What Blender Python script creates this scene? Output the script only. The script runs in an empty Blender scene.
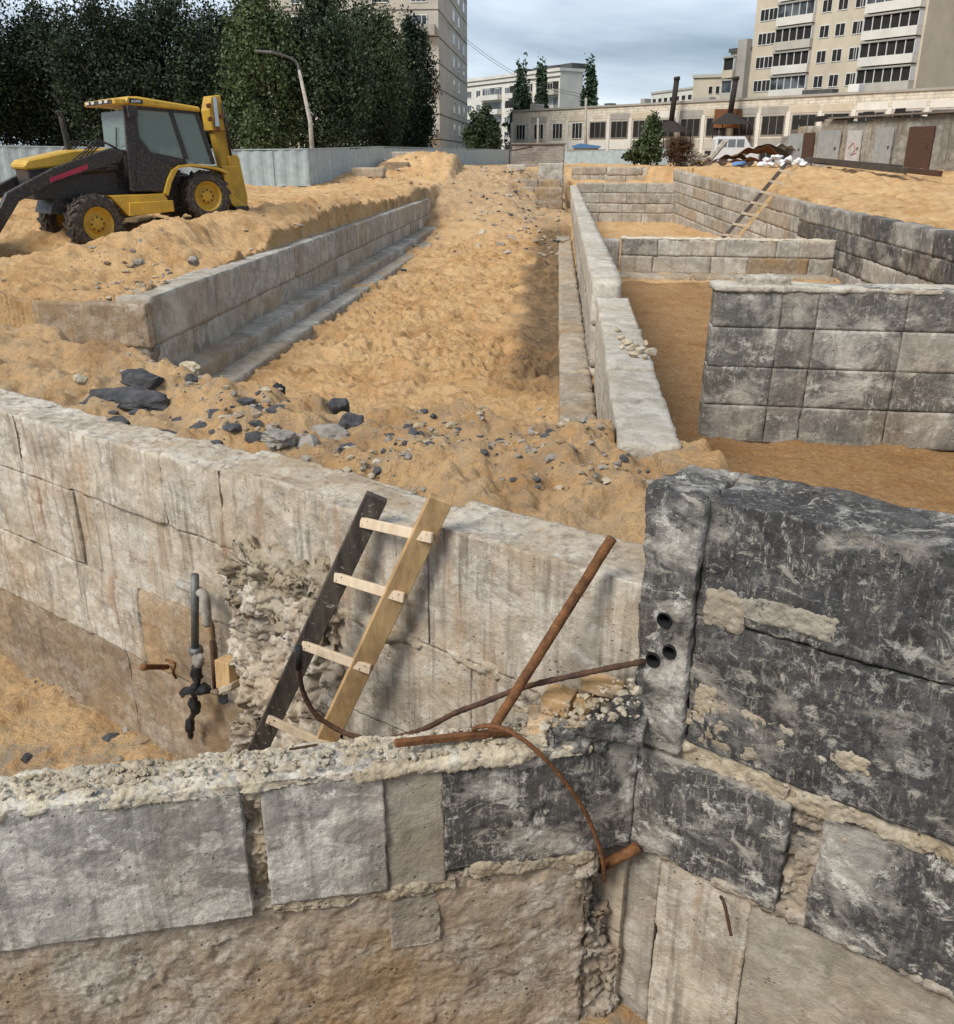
import bpy, bmesh, math, random
import numpy as np
from mathutils import Vector, Matrix

# ------------------------------------------------------------------ camera
F = 900.0; TH = math.atan(357/F); PH = math.atan(81/math.hypot(F, 357)); CH = 1.8
SC = bpy.context.scene; COL = SC.collection
cam = bpy.data.objects.new('camera', bpy.data.cameras.new('camera')); COL.objects.link(cam)
cam.data.sensor_fit = 'VERTICAL'; cam.data.sensor_height = 36; cam.data.lens = 36*F/1024
cam.data.clip_start = 0.05; cam.data.clip_end = 6000
cam.location = (0, 0, CH); cam.rotation_euler = (math.pi/2-TH, 0, PH)
SC.camera = cam

# ------------------------------------------------------------------ light
SUN_EL, SUN_AZ = math.radians(46), math.radians(222)       # azimuth clockwise from +Y
W = bpy.data.worlds.new('World'); SC.world = W; W.use_nodes = True
wn, wl = W.node_tree.nodes, W.node_tree.links
wn.clear()
wo = wn.new('ShaderNodeOutputWorld'); bg = wn.new('ShaderNodeBackground'); bg.inputs[1].default_value = 0.1
sk = wn.new('ShaderNodeTexSky'); sk.sky_type = 'NISHITA'; sk.sun_disc = False
sk.sun_elevation = SUN_EL; sk.sun_rotation = SUN_AZ
tc = wn.new('ShaderNodeTexCoord'); mp = wn.new('ShaderNodeMapping'); mp.inputs['Scale'].default_value = (1.0, 1.0, 2.6)
mp.inputs['Location'].default_value = (3.1, 0.4, 0.2)
cn = wn.new('ShaderNodeTexNoise'); cn.inputs['Scale'].default_value = 2.6; cn.inputs['Detail'].default_value = 9; cn.inputs['Roughness'].default_value = .55
cn.inputs['Distortion'].default_value = .35
cr = wn.new('ShaderNodeValToRGB'); e = cr.color_ramp.elements
e[0].position = .36; e[0].color = (1.2, 1.65, 2.25, 1); e[1].position = .74; e[1].color = (5.7, 6.25, 7.0, 1)
mx = wn.new('ShaderNodeMix'); mx.data_type = 'RGBA'; mx.inputs[0].default_value = .86
wl.new(tc.outputs['Generated'], mp.inputs[0]); wl.new(mp.outputs[0], cn.inputs['Vector']); wl.new(cn.outputs[0], cr.inputs[0])
wl.new(sk.outputs[0], mx.inputs[6]); wl.new(cr.outputs[0], mx.inputs[7]); wl.new(mx.outputs[2], bg.inputs[0]); wl.new(bg.outputs[0], wo.inputs[0])
sl = bpy.data.lights.new('sun', 'SUN'); sl.energy = 2.0; sl.angle = math.radians(24); sl.color = (1, .95, .87)
so = bpy.data.objects.new('sun', sl); COL.objects.link(so)
sd = Vector((math.sin(SUN_AZ)*math.cos(SUN_EL), math.cos(SUN_AZ)*math.cos(SUN_EL), math.sin(SUN_EL)))
so.rotation_euler = sd.to_track_quat('Z', 'Y').to_euler(); so.location = (-10, -12, 30)
vs = SC.view_settings; vs.view_transform = 'Standard'; vs.look = 'None'; vs.exposure = 0.92; vs.gamma = 1; vs.use_curve_mapping = False

# ------------------------------------------------------------------ where a sight line of the photograph meets a plane of the site
_R = np.array([math.cos(PH), math.sin(PH), 0]); _F = np.array([-math.sin(PH), math.cos(PH), 0]); _C = np.array([0, 0, CH])
def ray(px, py):
    a = (px-477)/F; b = (512-py)/F
    return _R*a+_F*(math.cos(TH)+b*math.sin(TH))+np.array([0, 0, 1.])*(-math.sin(TH)+b*math.cos(TH))
def pz(px, py, z): d = ray(px, py); return _C+d*(z-CH)/d[2]
def pY(px, py, y): d = ray(px, py); return _C+d*y/d[1]
def pp(px, py, p, q):
    n = np.array([-(q[1]-p[1]), q[0]-p[0]]); d = ray(px, py); return _C+d*((n@np.array(p[:2]))/(n@d[:2]))
def A(*v): return np.array(v, float)
def unit(v): v = np.array(v, float); return v/np.linalg.norm(v)

# ------------------------------------------------------------------ noise
def _h(ix, iy, iz, s):
    n = (ix*374761393+iy*668265263+iz*2147483647+s*144665) & 0xffffffff
    n = ((n ^ (n >> 13))*1274126177) & 0xffffffff
    n = (n ^ (n >> 16)); n = (n*2246822519) & 0xffffffff; n ^= n >> 15
    return (n & 0xffff)/32767.5-1
def vn(p, s=0):
    p = np.asarray(p, float); i = np.floor(p).astype(np.int64); f = p-i; f = f*f*f*(f*(f*6-15)+10)
    r = 0
    for a in (0, 1):
        for b in (0, 1):
            for c in (0, 1):
                w = (f[:, 0] if a else 1-f[:, 0])*(f[:, 1] if b else 1-f[:, 1])*(f[:, 2] if c else 1-f[:, 2])
                r = r+w*_h(i[:, 0]+a, i[:, 1]+b, i[:, 2]+c, s)
    return r
def fbm(p, s=0, o=4, g=.5):
    r = 0; a = 1; p = np.asarray(p, float)
    for k in range(o): r = r+a*vn(p, s+k*17); p = p*2.03+7.7; a *= g
    return r
def fb2(x, y, sc, s=0, o=4, g=.5): return fbm(np.stack([x*sc, y*sc, np.full_like(x, s*.37)], -1), s, o, g)

# ------------------------------------------------------------------ objects
def tag(o, label=None, cat=None, group=None, kind=None):
    for k, v in (('label', label), ('category', cat), ('group', group), ('kind', kind)):
        if v: o[k] = v
    return o
def thing(name, label, cat, loc=(0, 0, 0), group=None):
    o = bpy.data.objects.new(name, None); o.empty_display_size = .2; COL.objects.link(o); o.location = tuple(float(v) for v in loc)
    return tag(o, label, cat, group)
def mesh(name, V, Fc, mat, parent=None, smooth=True, mi=None, base=None):
    me = bpy.data.meshes.new(name); V = np.asarray(V, float)
    off = np.zeros(3)
    root = parent
    while root is not None: off = off+np.array(root.location); root = root.parent
    loc = np.zeros(3)
    if parent is None and base is not None: loc = np.array(base, float); off = loc
    if isinstance(Fc, np.ndarray):
        me.vertices.add(len(V)); me.vertices.foreach_set('co', (V-off).astype(np.float32).ravel()); nf = len(Fc); k = Fc.shape[1]
        me.loops.add(nf*k); me.loops.foreach_set('vertex_index', Fc.astype(np.int32).ravel()); me.polygons.add(nf); me.polygons.foreach_set('loop_start', np.arange(0, nf*k, k, dtype=np.int32)); me.update(calc_edges=True)
    else: me.from_pydata((V-off).tolist(), [], Fc)
    for m in (mat if isinstance(mat, (list, tuple)) else [mat]): me.materials.append(m)
    if mi is not None: me.polygons.foreach_set('material_index', mi)
    if smooth: me.polygons.foreach_set('use_smooth', [True]*len(me.polygons))
    me.update()
    o = bpy.data.objects.new(name, me); COL.objects.link(o); o.location = tuple(loc)
    if parent is not None: o.parent = parent
    return o
def copy_tree(o, parent=None):
    c = o.copy(); COL.objects.link(c)
    if parent is not None: c.parent = parent
    for ch in list(o.children): copy_tree(ch, c)
    return c

class MB:
    def __init__(s): s.V = []; s.F = []; s.M = []
    def add(s, V, Fc, m=0):
        n = len(s.V); s.V += [tuple(map(float, v)) for v in V]; s.F += [[n+i for i in f] for f in Fc]; s.M += [m]*len(Fc); return s
    def ob(s, O, U, V, W, m=0):
        O, U, V, W = map(np.array, (O, U, V, W)); c = [O+a*U+b*V+c*W for c in (0, 1) for b in (0, 1) for a in (0, 1)]
        f = [(0, 2, 3, 1), (4, 5, 7, 6), (0, 1, 5, 4), (2, 6, 7, 3), (0, 4, 6, 2), (1, 3, 7, 5)]
        if np.dot(np.cross(U, V), W) < 0: f = [g[::-1] for g in f]
        return s.add(c, f, m)
    def box(s, a, b, m=0): a = np.array(a, float); b = np.array(b, float); d = b-a; return s.ob(a, (d[0], 0, 0), (0, d[1], 0), (0, 0, d[2]), m)
    def tube(s, pts, r, n=8, m=0, cap=True):
        pts = [np.array(p, float) for p in pts]; k = len(pts)
        rr = r if hasattr(r, '__len__') else [r]*k
        up = None; V = []
        for i in range(k):
            t = unit(pts[min(i+1, k-1)]-pts[max(i-1, 0)])
            if up is None: up = unit(np.cross(t, (0.3, .2, 1) if abs(t[2]) < .9 else (1, .1, 0)))
            up = unit(up-t*np.dot(up, t)); b = np.cross(t, up)
            V += [pts[i]+rr[i]*(math.cos(2*math.pi*j/n)*up+math.sin(2*math.pi*j/n)*b) for j in range(n)]
        Fc = [(i*n+j, i*n+(j+1) % n, (i+1)*n+(j+1) % n, (i+1)*n+j) for i in range(k-1) for j in range(n)]
        if cap: Fc += [tuple(range(n))[::-1], tuple((k-1)*n+j for j in range(n))]
        return s.add(V, Fc, m)
    def prism(s, poly, ext, m=0):
        P = [np.array(p, float) for p in poly]; n = len(P); e = np.array(ext, float)
        nn = sum((np.cross(P[i]-P[0], P[(i+1) % n]-P[0]) for i in range(1, n-1)), np.zeros(3))
        if np.dot(nn, e) > 0: P = P[::-1]
        V = P+[p+e for p in P]
        Fc = [tuple(range(n)), tuple(range(2*n-1, n-1, -1))]+[(i, i+n, (i+1) % n+n, (i+1) % n) for i in range(n)]
        return s.add(V, Fc, m)
    def lathe(s, c, ax, prof, n=24, m=0):      # prof: (radius, along axis)
        ax = unit(ax); u = unit(np.cross(ax, (0, 0, 1) if abs(ax[2]) < .9 else (1, 0, 0))); w = np.cross(ax, u); c = np.array(c, float)
        V = [c+ax*a+r*(math.cos(2*math.pi*j/n)*u+math.sin(2*math.pi*j/n)*w) for r, a in prof for j in range(n)]
        Fc = [(i*n+j, i*n+(j+1) % n, (i+1)*n+(j+1) % n, (i+1)*n+j) for i in range(len(prof)-1) for j in range(n)]
        return s.add(V, Fc, m)
    def build(s, name, mat, parent=None, bevel=0, smooth=False, base=None, seg=1):
        o = mesh(name, s.V, s.F, mat, parent, smooth, s.M, base)
        if bevel or smooth:
            bm = bmesh.new(); bm.from_mesh(o.data)
            bmesh.ops.remove_doubles(bm, verts=bm.verts, dist=1e-5)
            if bevel:
                ed = [q for q in bm.edges if len(q.link_faces) == 2 and q.calc_face_angle(0) > .6]
                bmesh.ops.bevel(bm, geom=ed, offset=bevel, segments=seg, affect='EDGES', clamp_overlap=True)
            bmesh.ops.recalc_face_normals(bm, faces=bm.faces)
            bm.to_mesh(o.data); bm.free()
        return o

def rough(O, U, V, Wv, res=.04, r=.02, amp=.006, seed=0, nsc=6., big=0., maxn=260, crisp=0.):
    """a cast block: box surface with worn chipped edges and uneven faces"""
    O, U, V, Wv = map(lambda q: np.array(q, float), (O, U, V, Wv))
    L = [np.linalg.norm(q) for q in (U, V, Wv)]; E = [U/L[0], V/L[1], Wv/L[2]]
    N = [int(min(maxn, max(2, round(l/res)))) for l in L]
    idx = {}; P = []; Fc = []
    def vid(i, j, k):
        t = (i, j, k)
        if t not in idx: idx[t] = len(P); P.append((i/N[0]*L[0], j/N[1]*L[1], k/N[2]*L[2]))
        return idx[t]
    for a, b in ((0, 1), (1, 2), (2, 0)):
        c = 3-a-b
        for end in (0, N[c]):
            for i in range(N[a]):
                for j in range(N[b]):
                    q = []
                    for di, dj in ((0, 0), (1, 0), (1, 1), (0, 1)):
                        t = [0, 0, 0]; t[a] = i+di; t[b] = j+dj; t[c] = end; q.append(vid(*t))
                    Fc.append(q if end else q[::-1])
    flip = np.dot(np.cross(E[0], E[1]), E[2]) < 0
    if flip: Fc = [f[::-1] for f in Fc]
    P = np.array(P); Lv = np.array(L)
    wp = O+P[:, :1]*E[0]+P[:, 1:2]*E[1]+P[:, 2:]*E[2]
    rr = r*(.22+2.2*np.clip(fbm(wp*5.3, seed+5, 4, .6)-.12, 0, 1)**1.3*1.6)
    rr = np.minimum(rr, Lv.min()*.45)[:, None]
    inner = np.minimum(np.maximum(P, rr), Lv-rr); d = P-inner; nd = np.linalg.norm(d, axis=1, keepdims=True); d = d/np.maximum(nd, 1e-9)
    P = inner+d*rr
    n = (fbm(wp*nsc, seed, 5, .6)+.5*np.abs(fbm(wp*nsc*1.7, seed+3, 3))-.15)[:, None]*amp
    if crisp:
        q = fbm(wp*nsc*.55+.35*fbm(wp*nsc*1.5, seed+31, 3)[:, None], seed+21, 4, .55)*2.6; fq = q-np.floor(q); q = np.floor(q)+np.clip((fq-.82)/.18, 0, 1); n = n*.45+(q[:, None]/2.6)*crisp
    if big: n = n+fbm(wp*1.9, seed+9, 3)[:, None]*big
    P = P+d*n
    return O+P[:, :1]*E[0]+P[:, 1:2]*E[1]+P[:, 2:]*E[2], Fc
_sd = [1]
def block(name, O, U, V, Wv, mat, parent=None, label=None, **k):
    _sd[0] += 1; k.setdefault('seed', _sd[0])
    if name in ('concrete_block', 'footing'): k['amp'] = k.get('amp', .006)*.55; k['big'] = k.get('big', 0)*.5
    v, f = rough(O, U, V, Wv, **k); o = mesh(name, v, f, mat, parent)
    if label: o['label'] = label
    return o
def rock(c, size, seed, sub=3, amp=.35, flat=1.0):
    bm = bmesh.new(); bmesh.ops.create_icosphere(bm, subdivisions=sub, radius=1)
    p = np.array([v.co for v in bm.verts]); f = [[v.index for v in q.verts] for q in bm.faces]; bm.free()
    rs = np.random.RandomState(seed)
    for k in range(9):                         # chop by random planes so it reads as broken
        n = unit(rs.normal(size=3)); d = rs.uniform(.45, .85); q = p@n; p = p-np.maximum(q-d, 0)[:, None]*n
    p = p*(1+amp*.35*fbm(p*2.2, seed, 3)[:, None])
    a = rs.uniform(0, 6.28); R2 = np.array([[math.cos(a), -math.sin(a), 0], [math.sin(a), math.cos(a), 0], [0, 0, 1]])
    p = (p*np.array(size))@R2.T
    return p+np.array(c), f

# ------------------------------------------------------------------ materials
class G:
    def __init__(s, name, rough=.9, spec=.3):
        s.m = bpy.data.materials.new(name); s.m.use_nodes = True; s.t = s.m.node_tree; s.n = s.t.nodes; s.b = s.n['Principled BSDF']
        s.b.inputs['Roughness'].default_value = rough; s.b.inputs['Specular IOR Level'].default_value = spec
        g = s.n.new('ShaderNodeNewGeometry'); s.pos = g.outputs['Position']; s.nor = g.outputs['Normal']
        s.oi = s.n.new('ShaderNodeObjectInfo').outputs['Random']
    def set(s, sock, v):
        if hasattr(v, 'is_output') or isinstance(v, bpy.types.NodeSocket): s.t.links.new(v, sock)
        else:
            if isinstance(v, (tuple, list)) and len(v) == 3 and sock.type == 'RGBA': v = (*v, 1)
            sock.default_value = v
    def map(s, sc, loc=(0, 0, 0), rot=(0, 0, 0), vec=None):
        q = s.n.new('ShaderNodeMapping'); s.set(q.inputs[0], vec or s.pos); q.inputs['Scale'].default_value = sc; q.inputs['Location'].default_value = loc; q.inputs['Rotation'].default_value = rot; return q.outputs[0]
    def noise(s, sc, d=6, r=.6, vec=None, dist=0.):
        q = s.n.new('ShaderNodeTexNoise'); q.inputs['Scale'].default_value = sc; q.inputs['Detail'].default_value = d; q.inputs['Roughness'].default_value = r; q.inputs['Distortion'].default_value = dist
        s.set(q.inputs['Vector'], vec or s.pos); return q.outputs[0]
    def vor(s, sc, vec=None, feat='F1'):
        q = s.n.new('ShaderNodeTexVoronoi'); q.feature = feat; q.inputs['Scale'].default_value = sc; s.set(q.inputs['Vector'], vec or s.pos); return q.outputs['Distance']
    def rng(s, f, a, b, c=0., d=1.):
        q = s.n.new('ShaderNodeMapRange'); s.set(q.inputs[0], f); q.inputs[1].default_value = a; q.inputs[2].default_value = b; q.inputs[3].default_value = c; q.inputs[4].default_value = d; return q.outputs[0]
    def math(s, op, a, b=0.):
        q = s.n.new('ShaderNodeMath'); q.operation = op; s.set(q.inputs[0], a); s.set(q.inputs[1], b); return q.outputs[0]
    def mix(s, f, a, b, mode='MIX'):
        q = s.n.new('ShaderNodeMix'); q.data_type = 'RGBA'; q.blend_type = mode; s.set(q.inputs[0], f); s.set(q.inputs[6], a); s.set(q.inputs[7], b); return q.outputs[2]
    def attr(s, nm):
        q = s.n.new('ShaderNodeAttribute'); q.attribute_name = nm; return q.outputs['Fac']
    def bump(s, h, st=.5, dist=.02):
        q = s.n.new('ShaderNodeBump'); q.inputs['Strength'].default_value = st; q.inputs['Distance'].default_value = dist; s.set(q.inputs['Height'], h); s.set(s.b.inputs['Normal'], q.outputs[0])
    def col(s, c): s.set(s.b.inputs['Base Color'], c); return s.m

def plain(name, c, rough=.6, var=.25, sc=6., metal=0., spec=.4, bump=0.):
    g = G(name, rough, spec); g.b.inputs['Metallic'].default_value = metal
    n = g.rng(g.noise(sc, 6, .65), .3, .7); c2 = tuple(v*(1-var) for v in c); c1 = tuple(min(1, v*(1+var*.6)) for v in c)
    if bump: g.bump(g.noise(sc*8, 5, .7), bump, .01)
    return g.col(g.mix(n, c2, c1))

def concrete(name, c1, c2, scale=1., tar=0., tar_cov=.5, white=.3, streak=.3, stain=.25, tarc=(.026, .0255, .026), pits=.5, bump=.6, rust=0., seed=0., shared=False):
    g = G(name, .92 if not tar else .72, .25)
    off = g.n.new('ShaderNodeCombineXYZ'); r = g.math('MULTIPLY', g.oi, 0. if shared else 37.); [g.set(off.inputs[i], r) for i in range(3)]
    va = g.n.new('ShaderNodeVectorMath'); va.operation = 'ADD'; g.set(va.inputs[0], g.pos); g.set(va.inputs[1], off.outputs[0]); P = va.outputs[0]
    P = g.map((1/scale,)*3, (seed, seed*.7, 0), vec=P)
    big = g.noise(1.7, 8, .62, P); mid = g.noise(7, 8, .68, P, .4); fine = g.noise(42, 6, .7, P)
    st = g.noise(1, 6, .62, g.map((16, 16, 1.1), vec=P)); st2 = g.noise(1, 5, .7, g.map((60, 60, 2.4), vec=P))
    c = g.mix(g.rng(big, .36, .64), c1, c2)
    tone = g.n.new('ShaderNodeMapRange'); g.set(tone.inputs[0], g.oi); tone.inputs[3].default_value = .95 if shared else .86; tone.inputs[4].default_value = 1.03 if shared else 1.08
    c = g.mix(g.rng(mid, .42, .7, 0, .45), c, tuple(v*.55 for v in c2))
    if white: c = g.mix(g.math('MULTIPLY', g.rng(g.noise(3.1, 10, .72, g.map((1, 1, 1.6), (5, 2, 1), vec=P), .6), .49, .56), g.rng(fine, .35, .62, white*.3, white)), c, (.70, .66, .58))
    if tar:
        cov = g.noise(2.2, 9, .66, g.map((1, 1, 1.3), (9, 1, 3), vec=P), .5)
        body = g.rng(cov, tar_cov+.07, tar_cov-.03, 0, tar)
        scr = g.noise(1, 9, .8, g.map((38, 38, 11.), (2, 0, 0), (.3, .25, .3), vec=P), .25)
        reg = g.rng(g.noise(1.6, 5, .6, g.map((1, 1, 1), (7, 7, 2), vec=P)), .4, .62)
        body = g.math('MULTIPLY', body, g.math('MAXIMUM', g.rng(scr, .62, .54), g.math('MULTIPLY', reg, .85)))
        tc2 = g.mix(g.rng(mid, .38, .7), tarc, tuple(v*2.4+.016 for v in tarc))
        dust = g.rng(g.noise(11, 9, .75, P, .3), .50, .70, 0, .55)
        tc2 = g.mix(dust, tc2, (.21, .2, .18))
        c = g.mix(body, c, tc2)
        fl_ = g.noise(5.5, 10, .78, g.map((1, 1, 1.5), (1, 8, 2), vec=P), 1.)
        c = g.mix(g.rng(fl_, .565, .61, 0, .8), c, (.42, .385, .32))
    ch = g.noise(6.5, 10, .8, g.map((1, 1, 1.2), (11, 3, 5), vec=P), .3); c = g.mix(g.math('MULTIPLY', g.rng(ch, .56, .6), white), c, (.66, .63, .56)); c = g.mix(g.rng(g.noise(4.3, 9, .75, g.map((1, 1, .7), (2, 13, 5), vec=P), .2), .55, .66, 0, .55), c, tuple(v*.42 for v in c2))
    c = g.mix(g.rng(st, .5, .74, 0, streak), c, (.10, .085, .065))
    c = g.mix(g.rng(st2, .56, .72, 0, streak*.7), c, (.55, .5, .42))
    if stain: c = g.mix(g.rng(g.noise(.9, 7, .6, g.map((1, 1, .8), (3, 3, 7), vec=P)), .47, .68, 0, stain), c, (.36, .22, .09))
    if rust: c = g.mix(g.rng(g.noise(1, 5, .6, g.map((7, 7, .8), (1, 6, 2), vec=P)), .56, .7, 0, rust), c, (.30, .13, .04))
    c = g.mix(1., c, tone.outputs[0], 'MULTIPLY')
    v = g.vor(26, P); pit = g.rng(v, .1, .2)
    pm = g.rng(g.noise(6, 4, .6, g.map((1, 1, 1), (4, 4, 4), vec=P)), .52, .66)
    pf = g.math('MULTIPLY', g.math('SUBTRACT', 1., pit), g.math('MULTIPLY', pm, pits))
    c = g.mix(pf, c, (.05, .045, .04))
    h = g.math('ADD', g.math('MULTIPLY', mid, .8), g.math('MULTIPLY', fine, .35)); h = g.math('SUBTRACT', h, g.math('MULTIPLY', pf, .8))
    h = g.math('ADD', h, g.math('MULTIPLY', g.noise(150, 3, .7, P), .12))
    g.bump(h, min(1., bump*1.25), .035*scale)
    return g.col(c)

M = {}
M['conc'] = concrete('grey_concrete', (.46, .43, .375), (.32, .295, .255), white=.5, streak=.5, stain=.3)
M['conc_warm'] = concrete('warm_concrete', (.42, .35, .26), (.30, .25, .19), white=.3, streak=.5, stain=.5)
M['conc_far'] = concrete('weathered_concrete', (.47, .43, .36), (.28, .255, .215), scale=3., white=.45, streak=.6, stain=.35, bump=.4)
M['conc_tar_far'] = concrete('tar_coated_concrete', (.33, .3, .25), (.22, .2, .17), scale=2.6, tar=.92, tar_cov=.54, white=.2, streak=.35, stain=.15, bump=.5)
M['conc_mid'] = concrete('dull_concrete', (.38, .35, .30), (.25, .23, .2), scale=2., tar=.6, tar_cov=.47, white=.4, streak=.4, stain=.2, bump=.5, shared=True)
M['conc_light'] = concrete('whitewashed_concrete', (.47, .44, .39), (.27, .25, .22), white=.95, streak=.6, stain=.3, pits=.7, shared=True)
M['conc_wall'] = concrete('streaked_concrete', (.56, .485, .38), (.36, .31, .245), white=.6, streak=.9, stain=.5, rust=.4, pits=.6, shared=True)
M['conc_dirty'] = concrete('soil_stained_concrete', (.34, .25, .16), (.24, .175, .115), white=.25, streak=.5, stain=.6)
M['rough'] = concrete('rough_cast_concrete', (.46, .37, .275), (.29, .235, .175), white=.5, streak=.2, stain=.6, pits=1., bump=1., shared=True)
M['slab'] = concrete('patchy_tarred_slab', (.46, .43, .38), (.33, .31, .27), scale=2.2, tar=.8, tar_cov=.50, white=.6, streak=.4, stain=.12, bump=.6, shared=True)
M['mortar'] = concrete('lime_mortar', (.5, .42, .3), (.36, .29, .2), white=.4, streak=.15, stain=.3, pits=.7, bump=1.)
M['beige'] = concrete('beige_render', (.37, .325, .25), (.29, .255, .2), white=.2, streak=.25, stain=.2, pits=.5)
M['tar'] = concrete('scraped_tar_coat', (.42, .38, .32), (.28, .255, .22), tar=.97, tar_cov=.56, white=.4, streak=.2, stain=.05, bump=.8, shared=True)
M['tar_worn'] = concrete('worn_tar_coat', (.45, .41, .35), (.30, .275, .24), tar=.95, tar_cov=.51, white=.7, streak=.3, stain=.1, bump=.8, shared=True)
M['crust'] = concrete('crumbling_mortar_crust', (.66, .58, .43), (.5, .42, .3), white=.7, streak=0., stain=.2, pits=.7, bump=1.)
M['darkconc'] = concrete('damp_dark_concrete', (.2, .175, .15), (.15, .13, .11), white=.1, streak=.3, stain=.2)
M['top'] = concrete('pale_worn_concrete', (.55, .50, .42), (.42, .37, .29), white=.6, streak=.1, stain=.25, pits=.7, bump=.8)

def sand():
    g = G('site_sand', .97, .15)
    big = g.noise(.35, 6, .6); mid = g.noise(2.2, 8, .65); fine = g.noise(16, 8, .7); grit = g.noise(90, 4, .7)
    c = g.mix(g.rng(big, .38, .62), (.56, .32, .135), (.69, .445, .22))
    c = g.mix(g.rng(mid, .42, .66, 0, .7), c, (.76, .53, .29))
    c = g.mix(g.rng(g.noise(1.1, 8, .65, g.map((1, 1, 1), (4, 9, 1))), .53, .66, 0, .6), c, (.33, .165, .06))
    c = g.mix(g.rng(fine, .52, .72, 0, .6), c, (.24, .135, .055))
    c = g.mix(g.rng(grit, .58, .75, 0, .5), c, (.66, .5, .3))
    c = g.mix(g.math('MULTIPLY', g.attr('damp'), g.rng(mid, .25, .6, .45, .95)), c, (.15, .105, .065))
    c = g.mix(g.math('MULTIPLY', g.attr('earth'), g.rng(fine, .3, .7, .5, .95)), c, (.235, .115, .042))
    c = g.mix(g.math('MULTIPLY', g.attr('rubble'), g.rng(g.noise(6, 9, .7), .42, .6, 0, .9)), c, (.33, .285, .22))
    c = g.mix(g.math('MULTIPLY', g.attr('far'), 1.), c, (.06, .075, .04))
    v = g.vor(34); st = g.math('MULTIPLY', g.rng(v, .24, .1), g.rng(g.noise(3, 5, .6, g.map((1, 1, 1), (1, 7, 3))), .5, .62))
    c = g.mix(g.math('MULTIPLY', st, .7), c, (.58, .52, .43))
    h = g.math('ADD', g.math('MULTIPLY', fine, 1.), g.math('MULTIPLY', grit, .3)); h = g.math('ADD', h, g.math('MULTIPLY', st, .3)); h = g.math('ADD', h, g.math('MULTIPLY', mid, 1.2))
    g.bump(h, .9, .09)
    return g.col(c)
M['sand'] = sand()
def rustm(name, a, b, c3, r=.85):
    g = G(name, r, .3); n = g.noise(14, 8, .7); f = g.noise(60, 5, .7)
    c = g.mix(g.rng(n, .38, .62), a, b); c = g.mix(g.rng(f, .55, .7, 0, .8), c, c3); g.bump(g.math('ADD', n, f), .7, .006); return g.col(c)
M['rust'] = rustm('rusty_steel', (.085, .038, .018), (.20, .085, .032), (.30, .15, .06))
M['rust_dark'] = rustm('dark_rusty_steel', (.045, .026, .02), (.10, .05, .028), (.16, .09, .05))
def woodm(name, a, b, ax):
    g = G(name, .8, .3); n = g.noise(1, 8, .65, g.map((22, 22, 1.6), rot=ax), .3); k = g.noise(3, 5, .6)
    c = g.mix(g.rng(n, .36, .64), a, b); c = g.mix(g.rng(k, .58, .7, 0, .5), c, tuple(v*.5 for v in a)); sp = g.noise(30, 6, .75); c = g.mix(g.rng(sp, .60, .66, 0, .75), c, (.42, .38, .31)); c = g.mix(g.rng(g.noise(2.2, 6, .7), .45, .7, 0, .5), c, tuple(v*.45 for v in a)); g.bump(n, .7, .008); return g.col(c)
M['wood_dark'] = woodm('weathered_dark_timber', (.035, .028, .022), (.10, .08, .062), (.3, .45, 0))
M['wood_tan'] = woodm('raw_pine_timber', (.36, .22, .10), (.52, .35, .17), (.3, .45, 0))
M['wood_pale'] = woodm('pale_planed_pine', (.52, .40, .27), (.66, .53, .38), (0, 1.2, .3))
M['brick'] = concrete('yellow_brick', (.55, .36, .18), (.42, .26, .12), white=.35, streak=0, stain=.2, pits=.6)
M['pipe'] = plain('grey_galvanised_pipe', (.16, .165, .16), .55, .4, 20, .6, bump=.3)
M['black'] = plain('black_bitumen', (.012, .012, .013), .55, .5, 25, bump=.6)
M['hole'] = plain('shade_black_pipe_bore', (.006, .006, .006), .9, .3, 10)  # near-black colour stands in for the shade deep inside the bores
M['stone'] = concrete('pale_limestone', (.55, .47, .33), (.42, .35, .24), white=.4, streak=0, stain=.2)
M['asphalt'] = plain('broken_asphalt', (.075, .075, .078), .9, .55, 12, bump=.9)
M['grey_stone'] = plain('grey_broken_concrete', (.30, .27, .23), .95, .4, 9, bump=.8)

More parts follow.
